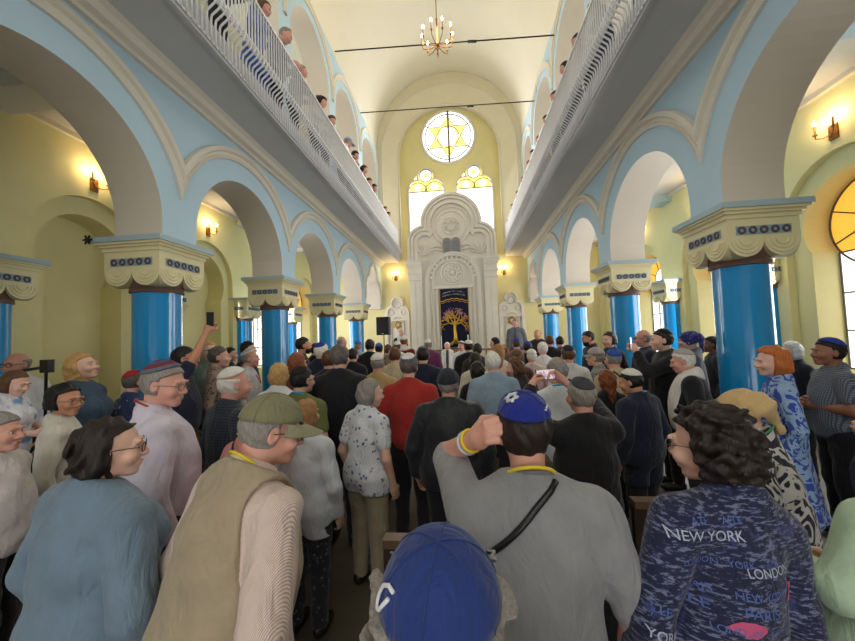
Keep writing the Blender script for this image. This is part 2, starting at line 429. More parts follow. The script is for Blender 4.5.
# ================================================================= COLUMNS
def capital_meshes():
    out = []
    sl = MB(); sl.box(-.43, .43, -.43, .43, 3.085, 3.145)
    out.append(('impost_slab', sl, [M['slab']], False))
    c = MB()
    for h0, z0, z1 in ((.41, 3.06, 3.085), (.385, 3.03, 3.06), (.36, 2.985, 3.03)): c.box(-h0, h0, -h0, h0, z0, z1)
    c.box(-.345, .345, -.345, .345, 2.755, 2.985)
    rk = MB(); bd = MB()
    for q in range(4):
        rot = Matrix.Rotation(q * PI / 2, 4, 'Z')
        t = MB()
        for cx in (-.172, .172):
            t.prism(arc(cx, 2.76, .172, 180, 360, 16), 'y', -.345, -.2)
            for r_ in (.06, .1, .14):
                t.tube([(x, -.347, z) for x, z in arc(cx, 2.765, r_, 180, 360, 12)], .011, 6)
        c.add([rot @ Vector(p) for p in t.v], t.f)
        b = MB(); b.box(-.26, .26, -.352, -.34, 2.815, 2.905); bd.add([rot @ Vector(p) for p in b.v], b.f)
        k = MB()
        for j in range(5):
            k.tube([(x, -.353, z) for x, z in arc(-.21 + .105 * j, 2.86, .03, 0, 360, 12)[:-1]], .013, 6, 0, True)
        rk.add([rot @ Vector(p) for p in k.v], k.f)
    out.append(('capital', c, [M['capital']], 30)); out.append(('inlay_band', bd, [M['lapis']], False)); out.append(('rosettes', rk, [M['rosette']], True))
    nk = MB(); nk.lathe([(.33, 2.78), (.32, 2.70), (.29, 2.62), (.268, 2.575), (.275, 2.56), (.275, 2.53), (.25, 2.525)][::-1], n=32)
    out.append(('neck', nk, [M['neck']], 35))
    sh = MB(); sh.lathe([(.27, .0), (.27, .1), (.25, .14), (.25, 2.53)], n=48)
    out.append(('shaft', sh, [M['shaft']], 40))
    return out
_cap = None
def column(x, y, label, group):
    global _cap
    t = thing('column', label, 'column', (x, y, 0), 0, group)
    if _cap is None:
        _cap = {}
        for nm, mb, ms, smv in capital_meshes():
            _cap[nm] = mb.build(nm, ms, t, smv)
        for nm in ('inlay_band', 'rosettes'): _cap[nm].parent = _cap['capital']
        return t
    cp = None
    for nm in ('impost_slab', 'capital', 'neck', 'shaft', 'inlay_band', 'rosettes'):
        o = _cap[nm].copy(); COL.objects.link(o)
        if nm == 'capital': cp = o
        o.parent = cp if nm in ('inlay_band', 'rosettes') else t
    return t
ORD = ['first', 'second', 'third', 'fourth']
for i, y in enumerate(yL):
    if y < -2: continue
    lab = 'glossy blue column of the left arcade %s the frame, behind the nearest pews' % ('just outside' if i == 2 else 'well outside') if i < 3 else 'glossy blue column with cream scalloped capital, %s of the four in the left arcade counted towards the ark' % ORD[i - 3]
    column(WL - .305, y, lab, 'nave arcade columns')
for i, y in enumerate(yR):
    if y < -2: continue
    lab = 'glossy blue column of the right arcade %s the frame, behind the nearest pews' % ('just outside' if i == 2 else 'well outside') if i < 3 else 'glossy blue column with cream scalloped capital, %s of the four in the right arcade counted towards the ark' % ORD[i - 3]
    column(WR + .305, y, lab, 'nave arcade columns')
for side, ys, x in (('left', yL, OL), ('right', yR, OR)):
    for i, y in enumerate(ys):
        if i < 3: continue
        column(x, y, 'blue half column against the %s aisle wall, beside the %s arcade column counted towards the ark' % (side, ORD[i - 3]), 'aisle wall half columns')

# ================================================================= ARK
AX = -.305; AY = 14.36
ark = thing('torah_ark', 'tall white carved stone ark with three-lobed top on the front wall', 'ark', (AX, YF, 0))
def offs(o):   # outline of the ark top, inset by o
    r1 = .72 - o; r2 = 1.27 - o
    c1 = (-1.13, 5.87); c2 = (0, 6.62)
    dx, dz = c2[0] - c1[0], c2[1] - c1[1]; d = math.hypot(dx, dz)
    a_ = (d * d + r1 * r1 - r2 * r2) / (2 * d); h_ = math.sqrt(max(0, r1 * r1 - a_ * a_))
    ix = c1[0] + a_ * dx / d - h_ * dz / d; iz = c1[1] + a_ * dz / d + h_ * dx / d
    t1 = math.degrees(math.atan2(iz - c1[1], ix - c1[0])); t2 = math.degrees(math.atan2(iz - c2[1], ix - c2[0]))
    if t2 < 0: t2 += 360
    left = [(c1[0] - r1, 5.06)] + arc(c1[0], c1[1], r1, 180, t1, 14)
    top = arc(c2[0], c2[1], r2, t2, 180 - t2 if t2 < 180 else -(t2 - 180), 34)[1:-1]
    right = [(-x, z) for x, z in left[::-1]]
    return left + top + right
yo = AY - YF
b = MB()
lay = [(0, 0), (.10, .08), (.16, .01), (.24, .10), (.30, .04), (.42, .17)]
for i, (o_, dep) in enumerate(lay):
    y1 = yo + dep
    if i == len(lay) - 1: b.prism(offs(o_), 'y', yo + dep, -.02)
    else:
        A_ = offs(o_); B_ = offs(lay[i + 1][0] + .004)
        n_ = len(A_); v = []
        for pts, yy in ((A_, y1), (B_, y1), (A_, -.02), (B_, -.02)): v += [(x, yy, z) for x, z in pts]
        f = []
        for k in range(n_ - 1):
            f += [(k, k + 1, n_ + k + 1, n_ + k), (k, 2 * n_ + k, 2 * n_ + k + 1, k + 1), (n_ + k, n_ + k + 1, 3 * n_ + k + 1, 3 * n_ + k)]
        b.add(v, f)
b.build('crown', M['stone'], ark, 35)
bd = MB(); bd.box(-1.72, 1.72, yo + .06, -.02, 0, 5.06); bd.build('body', M['stone2'], ark)
for s_ in (-1, 1):
    p = MB(); xa, xb_ = sorted((s_ * 1.28, s_ * 1.78))
    p.box(xa, xb_, yo - .04, yo + .06, .0, 4.25)
    for q in range(2): p.box(xa + .06 + .2 * q, xa + .22 + .2 * q, yo - .065, yo - .04, .6, 4.1)
    p.box(xa, xb_, yo - .07, yo + .06, .0, .5)
    p.build('pilaster', M['stone'], ark)
    e = MB()
    for k, (z0, z1, ex) in enumerate(((4.25, 4.33, .06), (4.33, 4.5, .02), (4.5, 4.58, .08), (4.58, 4.78, .03), (4.78, 4.88, .08), (4.88, 5.0, .12), (5.0, 5.07, .16))):
        e.box(xa - (ex if s_ < 0 else .0), xb_ + (ex if s_ > 0 else .0), yo - .04 - ex, yo + .06, z0, z1)
    e.build('entablature', M['stone'], ark)
ia = MB()
for ri, ro, d in ((.98, 1.08, .06), (1.08, 1.14, .1), (.80, .86, .05)):
    A_ = [(-ro, .8)] + arc(0, 4.24, ro, 180, 0, 30) + [(ro, .8)]; B_ = [(-ri, .8)] + arc(0, 4.24, ri, 180, 0, 30) + [(ri, .8)]
    ia.prism(A_ + B_[::-1], 'y', yo + .06 - d, yo + .07)
for k in range(15):      # carved scallops round the inner arch
    a = R(180 * (k + .5) / 15); ia.sphere((.92 * math.cos(a), yo + .05, 4.24 + .92 * math.sin(a)), (.07, .035, .07), 10)
ia.build('inner_arch', M['stone'], ark, 35)
ro_ = MB()
for rr_, tk in ((.46, .045), (.36, .03), (.2, .035)): ro_.tube([(x, yo + .05, z) for x, z in arc(0, 4.5, rr_, 0, 360, 36)[:-1]], tk, 8, 0, True)
for k in range(12):
    a = R(30 * k); ro_.sphere((.28 * math.cos(a), yo + .05, 4.5 + .28 * math.sin(a)), (.06, .03, .06), 8)
ro_.sphere((0, yo + .05, 4.5), (.12, .05, .12), 12)
ro_.build('carved_rosette', M['stone'], ark, True)
st = MB()
for rr_, tk in ((.80, .05), (.62, .035), (.36, .03)): st.tube([(x, yo + .16, z) for x, z in arc(0, 6.52, rr_, 0, 360, 40)[:-1]], tk, 8, 0, True)
st.build('ring_relief', M['stone'], ark, True)
ss = MB()
for fl_ in (0, 180):
    tri = [(.33 * math.cos(R(90 + fl_ + 120 * k)), 6.52 + .33 * math.sin(R(90 + fl_ + 120 * k))) for k in range(3)]
    for k in range(3): ss.tube([(tri[k][0], yo + .14, tri[k][1]), (tri[(k + 1) % 3][0], yo + .14, tri[(k + 1) % 3][1])], .026, 6)
ss.build('star_relief', M['stone'], ark, True)
for s_ in (-1, 1):
    sc = MB()
    for k in range(7): sc.tube([(s_ * 1.15, yo + .15, 5.3)] + [(s_ * 1.15 + .42 * t * math.cos(R(15 + 25 * k)), yo + .15 - .03 * math.sin(PI * t), 5.3 + .48 * t * math.sin(R(15 + 25 * k))) for t in (.3, .6, 1)], [.02, .03, .045, .02], 6)
    sc.tube([(s_ * (.45 + .5 * t), yo + .14, 5.45 + .1 * math.sin(3 * t)) for t in np.linspace(0, 1, 8)], .04, 6)
    sc.tube([(s_ * (.45 + .45 * t), yo + .14, 5.62 + .07 * math.sin(4 * t)) for t in np.linspace(0, 1, 8)], .03, 6)
    sc.build('shell_relief', M['stone'], ark, True)
tb = MB(); tp = [(-.36, 5.33), (.36, 5.33), (.36, 5.8)] + arc(.18, 5.8, .18, 0, 180, 12) + arc(-.18, 5.8, .18, 0, 180, 12)
tb.prism(tp, 'y', yo + .0, yo + .18)
tabl = tb.build('commandment_tablets', M['slate'], ark); tabl['label'] = 'grey stone tablets'
ln = MB()
for s_ in (-1, 1):
    for k in range(5):
        x0 = s_ * .18 - .12; xx = x0
        while xx < x0 + .22:
            wd = random.uniform(.012, .03); ln.box(xx, xx + wd, yo - .004, yo + .002, 5.42 + .085 * k, 5.455 + .085 * k); xx += wd + .014
ln.build('lettering', M['rosette'], tabl)
pf = MB(); pf.box(-.72, -.62, yo + .0, yo + .07, .9, 3.86); pf.box(.62, .72, yo, yo + .07, .9, 3.86); pf.box(-.8, .8, yo - .04, yo + .07, 3.86, 3.98)
for s_ in (-1, 1):
    pf.tube([(s_ * (.9 + .03 * math.sin(8 * t)), yo + .05, .9 + 2.9 * t) for t in np.linspace(0, 1, 30)], .035, 6)
pf.build('curtain_surround', M['stone'], ark, 40)

# curtain with the gold tree
cu = thing('ark_curtain', 'navy velvet ark curtain embroidered with a gold tree of life', 'curtain', (AX + .02, AY - .03, .95))
cm_ = MB(); nx, nz = 40, 6; v = []; f = []
for j in range(nz + 1):
    for i in range(nx + 1):
        x = -.58 + 1.16 * i / nx; v.append((x, -.02 + .012 * math.sin(i * 1.1) * (1 - .5 * j / nz), 2.88 * j / nz))
v2 = [(x, y + .03, z) for x, y, z in v]; n1 = len(v)
for j in range(nz):
    for i in range(nx):
        a = j * (nx + 1) + i; f.append((a, a + 1, a + nx + 2, a + nx + 1)); f.append((n1 + a, n1 + a + nx + 1, n1 + a + nx + 2, n1 + a + 1))
cm_.add(v + v2, f); cm_.build('velvet', M['navyvelvet'], cu, True)
YC = -.045
tr = MB()
tr.tube([(0, YC, .62), (.01, YC, .9), (-.01, YC, 1.2), (0, YC, 1.45)], [.13, .075, .06, .06], 8)
for s_ in (-1, 1):
    for k in range(3): tr.tube([(s_ * .03, YC, .75), (s_ * (.12 + .06 * k), YC, .62), (s_ * (.2 + .1 * k), YC, .55 - .01 * k)], [.05, .03, .008], 6)
rng = random.Random(3); tips = []
def branch(p, a, l, r_, d):
    q = (p[0] + l * math.cos(a), YC, p[2] + l * math.sin(a)); tr.tube([p, q], [r_, r_ * .7], 6)
    if d == 0: tips.append(q); return
    for k in range(2 if d < 3 else 3): branch(q, a + rng.uniform(-.75, .75) + (-.35 + .7 * k if d < 3 else -.7 + .7 * k), l * .72, r_ * .65, d - 1)
for a in (.35, .95, 1.57, 2.2, 2.8): branch((0, YC, 1.4), a, .25, .045, 3)
tre = tr.build('gold_tree', M['gold'], cu, True); tre['label'] = 'gold embroidered tree'
lf = [MB(), MB(), MB()]
for q in tips:
    for k in range(2):
        c = (q[0] + rng.uniform(-.05, .05), YC - .004, q[2] + rng.uniform(-.05, .05))
        if abs(c[0]) < .53: lf[rng.randrange(3)].sphere(c, (.026, .008, .018), 6)
for k in range(60):
    a = rng.uniform(-.25, PI + .25); r_ = rng.uniform(.3, .5)
    c = (r_ * 1.02 * math.cos(a), YC - .004, 1.62 + r_ * 1.0 * math.sin(a))
    if abs(c[0]) < .53: lf[rng.randrange(3)].sphere(c, (.028, .008, .02), 6)
for mb, c in zip(lf, (S(150, 160, 172), S(196, 120, 60), S(160, 96, 150))):
    if mb.v: mb.build('embroidered_leaves', plain('leaf_%d' % int(c[0] * 1000), c, .7), tre)
ga = MB()
ga.tube([(x, YC, 2.32 + .12 * math.cos(x * 2.6) + .035 * abs(math.sin(x * 14))) for x in np.linspace(-.56, .56, 50)], .022, 6)
ga.tube([(x, YC, 2.24 + .12 * math.cos(x * 2.6) + .035 * abs(math.sin(x * 14))) for x in np.linspace(-.56, .56, 50)], .012, 6)
for x in (-.57, .57): ga.tube([(x, YC + .01, .02), (x, YC + .01, 2.86)], .012, 6)
ga.build('gold_garland', M['gold'], cu, True)
tx = MB()
for (zz, rad) in ((2.5, 0), (2.62, 0)):
    x = -.46
    while x < .46:
        wd = rng.uniform(.012, .03); z = zz + .14 * math.cos(x * 2.4)
        if rng.random() > .12: tx.box(x, x + wd, YC - .004, YC + .004, z, z + rng.uniform(.03, .05)); tx.box(x, x + .006, YC - .004, YC + .004, z - .02, z + .04)
        x += wd + .014
for zz in (.24, .34, .44):
    x = -.42
    while x < .42:
        wd = rng.uniform(.012, .03)
        if rng.random() > .12: tx.box(x, x + wd, YC - .004, YC + .004, zz, zz + rng.uniform(.03, .05))
        x += wd + .016
tx.build('lettering', plain('silver_thread', S(176, 172, 176), .5), cu)

# side niches
def small_trefoil(o, zb):
    r = .52 - o
    a = r * .55
    return [(-r, zb)] + arc(-r + a, 2.98, a, 180, 80, 8) + arc(0, 3.38, r * .52, 195, -15, 14) + arc(r - a, 2.98, a, 100, 0, 8) + [(r, zb)]
for nm, x in (('left', -2.74), ('right', 2.06)):
    t = thing('wall_niche', 'white stone three-lobed niche on the front wall %s of the ark' % nm, 'niche', (x, YF, 0), 0, 'niches beside the ark')
    m_ = MB()
    for o_, y0, y1 in ((0, -.14, .0), ):
        A_ = small_trefoil(0, .4); B_ = small_trefoil(.12, .4); m_.prism(A_ + B_[::-1], 'y', y0, y1)
    A_ = small_trefoil(.12, .4); m_.prism(A_, 'y', -.05, 0); m_.box(-.56, .56, -.2, 0, 0, .4); m_.box(-.56, .56, -.17, 0, 2.62, 2.7)
    m_.build('frame', M['stone'], t, 35)
    i_ = MB()
    A_ = [(-.3, .4)] + arc(0, 2.5, .3, 180, 0, 16) + [(.3, .4)]; B_ = [(-.25, .4)] + arc(0, 2.5, .25, 180, 0, 16) + [(.25, .4)]
    i_.prism(A_ + B_[::-1], 'y', -.1, -.05)
    i_.tube([(xx, -.06, z) for xx, z in arc(0, 3.3, .14, 0, 360, 20)[:-1]], .03, 6, 0, True)
    for s_ in (-1, 1): i_.tube([(s_ * .26 + xx, -.06, z) for xx, z in arc(0, 2.98, .1, 0, 360, 16)[:-1]], .025, 6, 0, True)
    i_.build('inner_relief', M['stone2'], t, True)
    g = MB(); sc_ = .19
    for fl_ in (0, 180):
        tri = [(sc_ * math.cos(R(90 + fl_ + 120 * k)), 2.46 + sc_ * math.sin(R(90 + fl_ + 120 * k))) for k in range(3)]
        for k in range(3): g.tube([(tri[k][0], -.09, tri[k][1]), (tri[(k + 1) % 3][0], -.09, tri[(k + 1) % 3][1])], .022, 6)
    g.tube([(xx, -.09, z) for xx, z in arc(0, 2.46, .085, 0, 360, 16)[:-1]], .012, 6, 0, True)
    so = g.build('gold_star', M['gold'], t, True); so['label'] = 'gold six-pointed star'

# bimah platform, table, rail, candles, speaker
bp = MB(); bp.box(-3.3, 2.7, 11.9, YF - .2, 0, .36); bp.box(-2.2, 1.6, 11.6, 11.9, 0, .18); structure('floor_platform', bp, M['pew'])
t = thing('reading_table', 'reading table draped in black cloth before the ark', 'table', (-.42, 13.1, .36))
mb = MB(); mb.box(-.75, .75, -.35, .35, .92, .98); mb.build('tabletop', M['oak'], t)
mb = MB(); mb.box(-.76, .76, -.36, .36, .25, .925); mb.box(-.77, .77, -.37, .37, .98, .995); mb.build('black_cloth', M['black'], t)
for sx in (-.7, .7):
    for sy in (-.3, .3): q = MB(); q.box(sx - .03, sx + .03, sy - .03, sy + .03, 0, .93); q.build('leg', M['oak'], t)
t = thing('altar_rail', 'low brown wooden rail in front of the ark', 'railing', (0.0, 12.3, .36))
mb = MB(); mb.box(-1.2, 1.6, -.04, .04, 1.0, 1.07); mb.build('top_rail', M['oak'], t)
for k in range(8): q = MB(); q.box(-1.15 + .385 * k, -1.11 + .385 * k, -.02, .02, 0, 1.0); q.build('baluster', M['oak'], t)
for k, x in enumerate((-.74, .22)):
    t = thing('altar_candle', 'tall white candle standing %s of the ark curtain' % ('left' if k == 0 else 'right'), 'candle', (AX + .02 + (-.56 if k == 0 else .5), 13.9, .36))
    mb = MB(); mb.lathe([(.11, 0), (.12, .03), (.03, .06), (.022, .5), (.03, .9), (.05, .93), (.05, .96)], n=16); mb.build('candlestick', M['brass'], t, 40)
    mb = MB(); mb.lathe([(.026, .95), (.026, 1.55), (.006, 1.57)], n=12); mb.build('candle', M['candlewhite'], t, 40)
t = thing('loudspeaker', 'black loudspeaker on a stand beside the left niche', 'speaker', (-3.02, 13.3, .0))
mb = MB(); mb.box(-.24, .24, -.2, .2, 2.03, 2.72); mb.build('cabinet', M['black'], t)
mb = MB(); mb.lathe([(.17, -.215), (.14, -.205), (.03, -.2)], (0, 0, 2.28), 24, 0, 'y'); mb.lathe([(.09, -.215), (.02, -.2)], (0, 0, 2.56), 20, 0, 'y'); mb.build('cone', M['darkmetal'], t, True)
mb = MB(); mb.box(-.035, .035, -.206, -.2, 2.07, 2.09); mb.build('badge', M['white'], t)
mb = MB(); mb.tube([(0, 0, .36), (0, 0, 2.03)], .02, 8); mb.build('pole', M['darkmetal'], t)
for k in range(3): q = MB(); a = 2.1 * k; q.tube([(0, 0, .8), (.35 * math.cos(a), .35 * math.sin(a), .37)], .014, 6); q.build('leg', M['darkmetal'], t)
t = thing('lectern', 'wooden lectern with slanted top beside the right niche', 'lectern', (1.55, 12.8, .36))
mb = MB(); mb.box(-.24, .24, -.16, .16, 0, .95); mb.build('pedestal', M['oak'], t)
mb = MB(); mb.prism([(-.24, .95), (.26, 1.12), (.26, 1.16), (-.24, .99)], 'x', -.3, .3); mb.build('top', M['oak'], t)

# ================================================================= LIGHT FITTINGS
def sconce(x, y, z, nx, ny, lab, two=True):
    t = thing('wall_sconce', lab, 'wall lamp', (x, y, z), math.atan2(-nx, ny), 'candle sconces')
    mb = MB(); mb.box(-.06, .06, 0, .03, -.13, .09); mb.build('back_plate', M['brass'], t)
    for s_ in ((-1, 1) if two else (0,)):
        a = MB(); a.tube([(0, .02, -.04), (s_ * .06, .1, -.08), (s_ * .13, .14, -.05), (s_ * .13, .14, .0)], .01, 6); a.lathe([(.03, 0), (.03, .015), (.012, .02)], (s_ * .13, .14, 0), 10); ar = a.build('arm', M['brass'], t, 40)
        c = MB(); c.lathe([(.014, .01), (.014, .15)], (s_ * .13, .14, 0), 10); c.build('candle_tube', M['brass'], ar, 40)
        b_ = MB(); b_.lathe([(.004, .15), (.02, .175), (.016, .2), (.002, .235)], (s_ * .13, .14, 0), 10); b_.build('bulb', M['bulb'], ar, True)
    l = bpy.data.lights.new('sconce_glow', 'POINT'); l.energy = 3.5; l.color = (1, .70, .38); l.shadow_soft_size = .06
    o = bpy.data.objects.new('sconce_glow', l); COL.objects.link(o); o.parent = t; o.location = (0, .2, .2)
NB = ['first', 'second', 'third', 'fourth']
for k in range(4):
    if k < 3: sconce(OL, csL[3 + k], 4.72, 1, 0, 'brass two-candle sconce on the left aisle wall, %s one counted towards the ark' % NB[k])
    sconce(OR, csR[3 + k], 4.72, -1, 0, 'brass two-candle sconce on the right aisle wall, %s one counted towards the ark' % NB[k])
sconce(-2.76, YF, 4.5, 0, -1, 'lit brass candle sconce on the front wall above the left niche')
sconce(1.84, YF, 4.5, 0, -1, 'lit brass candle sconce on the front wall above the right niche')

ch = thing('chandelier', 'slim brass chandelier with a ring of lit candle bulbs under the vault', 'chandelier', (-.33, 8.45, 9.15))
mb = MB(); mb.tube([(0, 0, .0), (0, 0, 4.2)], .012, 8); mb.build('hanging_rod', M['brass'], ch)
mb = MB(); mb.lathe([(.01, -.1), (.04, -.06), (.03, 0), (.05, .05), (.02, .12), (.02, .7), (.03, .72), (.01, .75)], n=16); mb.build('stem', M['brass'], ch, 40)
for k in range(9):
    a = 2 * PI * (k + .3) / 9; d = (math.cos(a), math.sin(a)); hgt = .55 if k % 1 == 0 else .4
    m_ = MB(); m_.tube([(.03 * d[0], .03 * d[1], .02), (.2 * d[0], .2 * d[1], -.02), (.37 * d[0], .37 * d[1], .02), (.39 * d[0], .39 * d[1], .12)], .011, 6)
    m_.lathe([(.028, .12), (.03, .14), (.016, .15)], (.39 * d[0], .39 * d[1], 0), 10); ar = m_.build('arm', M['brass'], ch, 40)
    m_ = MB(); m_.lathe([(.013, .15), (.013, .33)], (.39 * d[0], .39 * d[1], 0), 10); m_.build('candle_tube', M['brass'], ar, 40)
    m_ = MB(); m_.lathe([(.004, .33), (.024, .36), (.018, .39), (.002, .43)], (.39 * d[0], .39 * d[1], 0), 10); m_.build('bulb', M['bulb'], ar, True)
l = bpy.data.lights.new('chandelier_glow', 'POINT'); l.energy = 30; l.color = (1, .8, .5); l.shadow_soft_size = .35
o = bpy.data.objects.new('chandelier_glow', l); COL.objects.link(o); o.parent = ch; o.location = (0, 0, .55)
for k, (ya, yb) in enumerate(((9.62, 9.3), (12.2, 11.98))):
    t = MB(); zA, zB = (10.38, 9.82) if k == 0 else (10.2, 9.85)
    t.tube([(WL + .02, ya, zA), (WR - .02, yb, zB)], .018, 8); t.tube([(XC - .12 + .9, (ya + yb) / 2 - .06, (zA + zB) / 2 - .09), (XC + .12 + .9, (ya + yb) / 2 - .06, (zA + zB) / 2 - .11)], .035, 8)
    tag(t.build('tie_rod', M['darkmetal'], None, True), 'thin dark iron tie rod across the vault, ' + ('the one behind the chandelier' if k == 0 else 'the one above the round window'), 'tie rod')

# ================================================================= GALLERY RAILINGS
def railing(side):
    sx = 1 if side == 'left' else -1
    x = (WL + .80) if side == 'left' else (WR - .80)
    ys_ = [YF - .06 - .068 * i for i in range(272)]
    t = thing('gallery_railing', 'white iron railing with bellied bars along the %s gallery' % side, 'railing', (x, 0, ZG), 0)
    m_ = MB(); m_.box(-.03, .03, YB, YF, 1.32, 1.36); m_.build('top_rail', M['iron'], t)
    m_ = MB(); m_.box(sx * .015 - .012, sx * .015 + .012, YB, YF, .58, .68); m_.build('band', M['iron'], t)
    m_ = MB(); m_.box(sx * .04 - .012, sx * .04 + .012, YB, YF, .0, .03); m_.build('bottom_rail', M['iron'], t)
    prof = [(.04, .0), (.04, .25), (.05, .29), (.14, .36), (.17, .43), (.13, .51), (.04, .58), (.0, .63), (.0, 1.34)]
    def bar(mb, y): mb.tube([(sx * (a + .015), y, z) for a, z in prof], .012, 5)
    keep = sorted([y for y in ys_ if y > 1.9])
    near = keep[:100]
    p0 = None
    for y in near:
        if p0 is None:
            q = MB(); bar(q, 0); p0 = q.build('baluster', M['iron'], t, True); p0.location.y = y
        else:
            c = p0.copy(); COL.objects.link(c); c.parent = t; c.location.y = y
    rest = MB()
    for y in ys_:
        if y not in near: bar(rest, y)
    o = rest.build('far_balusters', M['iron'], t, True); o['kind'] = 'stuff'
railing('left'); railing('right')

# small fittings on the left
t = thing('star_ornament', 'small dark metal star at the corner of the nearest left capital', 'ornament', (WL - .305 - .44, yL[3] - .43, 3.115))
mb = MB()
for k in range(3):
    a = R(60 * k); mb.tube([(-.055 * math.cos(a), -.02, -.055 * math.sin(a)), (.055 * math.cos(a), -.02, .055 * math.sin(a))], [.010, .012], 6)
mb.build('star_points', M['darkmetal'], t); mb = MB(); mb.sphere((0, -.02, 0), .028, 10); mb.build('boss', M['darkmetal'], t, True); mb = MB(); mb.tube([(0, -.02, 0), (.03, .03, .0)], .01, 6); mb.build('hook', M['darkmetal'], t)
t = thing('boom_stand', 'black stand with a horizontal boom arm beside the blond woman', 'stand', (-3.86, 2.9, 0))
mb = MB(); mb.tube([(0, 0, .02), (0, 0, 1.68)], .012, 8); mb.build('pole', M['black'], t)
mb = MB(); mb.tube([(-.30, 0, 1.70), (.02, 0, 1.735)], .014, 8); mb.build('boom_arm', M['black'], t)
mb = MB(); mb.box(-.03, .05, -.03, .03, 1.68, 1.80); mb.build('clamp', M['black'], t)
for k in range(3): q = MB(); a = 2.1 * k; q.tube([(0, 0, .25), (.3 * math.cos(a), .3 * math.sin(a), .012)], .01, 6); q.build('leg', M['black'], t)
# pews
def pew(x0, x1, y, lab, rz=0):
    t = thing('pew', lab, 'pew', ((x0 + x1) / 2, y, 0), rz); h = (x1 - x0) / 2
    q = MB(); q.box(-h, h, -.02, .02, .40, .88); q.build('backrest', M['pew'], t)
    q = MB(); q.box(-h, h, -.035, .035, .88, .92); q.build('top_rail', M['pewrail'], t)
    q = MB(); q.box(-h, h, .02, .36, .41, .45); q.build('seat', M['pew'], t)
    for sx in (-1, 1): q = MB(); q.box(sx * h - .025, sx * h + .025, -.04, .36, 0, .62); q.build('side_panel', M['pew'], t)
pew(.92, 1.4, 2.14, 'dark wooden pew with brown top rail to the right of the grey T-shirt')
pew(-.42, .35, 1.72, 'dark wooden pew between the white floral blouse and the grey T-shirt')
pew(-3.95, -3.15, 2.1, 'brown-railed pew behind the small child at the left wall')
# ================================================================= PEOPLE
F32 = np.float32
def V(*a): return np.array(a, F32)
def ln_(P): return np.sqrt((P * P).sum(-1))
def ell(P, c, r, k=None):
    Q = (P - np.array(c, F32)) / np.array(r, F32)
    a = ln_(Q); b = ln_(Q / np.array(r, F32)) + 1e-6
    return a * (a - 1) / b
def rcone(P, a, b, ra, rb):
    a = np.array(a, F32); b = np.array(b, F32); d = b - a
    t = np.clip(((P - a) @ d) / (d @ d + 1e-9), 0, 1)
    return ln_(P - a - t[..., None] * d) - (ra + (rb - ra) * t)
def smin(a, b, k):
    h = np.clip(.5 + .5 * (b - a) / k, 0, 1)
    return b + (a - b) * h - k * h * (1 - h)
def smax(a, b, k): return -smin(-a, -b, k)
def surfnet(f, lo, hi, h):
    """vectorised surface nets of the zero set of f inside lo..hi"""
    lo = np.array(lo, F32); n = np.ceil((np.array(hi, F32) - lo) / h).astype(int) + 1
    n = ((n + 3) // 4) * 4; B = 4
    nb = n // B
    gi = np.stack(np.meshgrid(*[np.arange(k) for k in nb], indexing='ij'), -1).reshape(-1, 3)
    cen = lo + (gi * B + (B - 1) / 2).astype(F32) * h
    d = f(cen); act = np.abs(d) < h * B * 1.45 + .012
    val = np.where(d < 0, -1., 1.).astype(F32)
    full = np.repeat(np.repeat(np.repeat(val.reshape(nb), B, 0), B, 1), B, 2)
    ia = gi[act]
    if len(ia) == 0: return np.zeros((0, 3)), np.zeros((0, 4), int)
    off = np.stack(np.meshgrid(*[np.arange(B)] * 3, indexing='ij'), -1).reshape(-1, 3)
    pts = (ia[:, None, :] * B + off[None])
    dv = f(lo + pts.reshape(-1, 3).astype(F32) * h)
    pr = pts.reshape(-1, 3); full[pr[:, 0], pr[:, 1], pr[:, 2]] = dv
    s = full < 0
    cnt = sum(s[a:n[0] - 1 + a, b:n[1] - 1 + b, c:n[2] - 1 + c].astype(np.int8) for a in (0, 1) for b in (0, 1) for c in (0, 1))
    cells = np.argwhere((cnt > 0) & (cnt < 8))
    if len(cells) == 0: return np.zeros((0, 3)), np.zeros((0, 4), int)
    cid = -np.ones(n - 1, int); cid[cells[:, 0], cells[:, 1], cells[:, 2]] = np.arange(len(cells))
    cor = [(a, b, c) for a in (0, 1) for b in (0, 1) for c in (0, 1)]
    cv = np.stack([full[cells[:, 0] + a, cells[:, 1] + b, cells[:, 2] + c] for a, b, c in cor], 1)
    acc = np.zeros((len(cells), 3)); num = np.zeros(len(cells))
    for i in range(8):
        for j in range(i + 1, 8):
            df = np.abs(np.array(cor[i]) - np.array(cor[j]))
            if df.sum() != 1: continue
            m = (cv[:, i] < 0) != (cv[:, j] < 0)
            t = cv[:, i] / (cv[:, i] - cv[:, j] + 1e-12)
            p = np.array(cor[i])[None] + t[:, None] * (np.array(cor[j]) - np.array(cor[i]))[None]
            acc[m] += p[m]; num[m] += 1
    vert = lo + (cells + acc / num[:, None]) * h
    quads = []
    for ax in range(3):
        b, c = (ax + 1) % 3, (ax + 2) % 3
        sl0 = [slice(None)] * 3; sl1 = [slice(None)] * 3; sl0[ax] = slice(0, n[ax] - 1); sl1[ax] = slice(1, n[ax])
        m = s[tuple(sl0)] != s[tuple(sl1)]
        e = np.argwhere(m)
        ok = (e[:, b] > 0) & (e[:, c] > 0) & (e[:, b] < n[b] - 1) & (e[:, c] < n[c] - 1); e = e[ok]
        inside = s[tuple(sl0)][e[:, 0], e[:, 1], e[:, 2]]
        def cc(db, dc):
            q = e.copy(); q[:, b] += db; q[:, c] += dc; return cid[q[:, 0], q[:, 1], q[:, 2]]
        q = np.stack([cc(-1, -1), cc(0, -1), cc(0, 0), cc(-1, 0)], 1)
        q[~inside] = q[~inside][:, ::-1]
        quads.append(q[(q >= 0).all(1)])
    return vert, np.concatenate(quads)
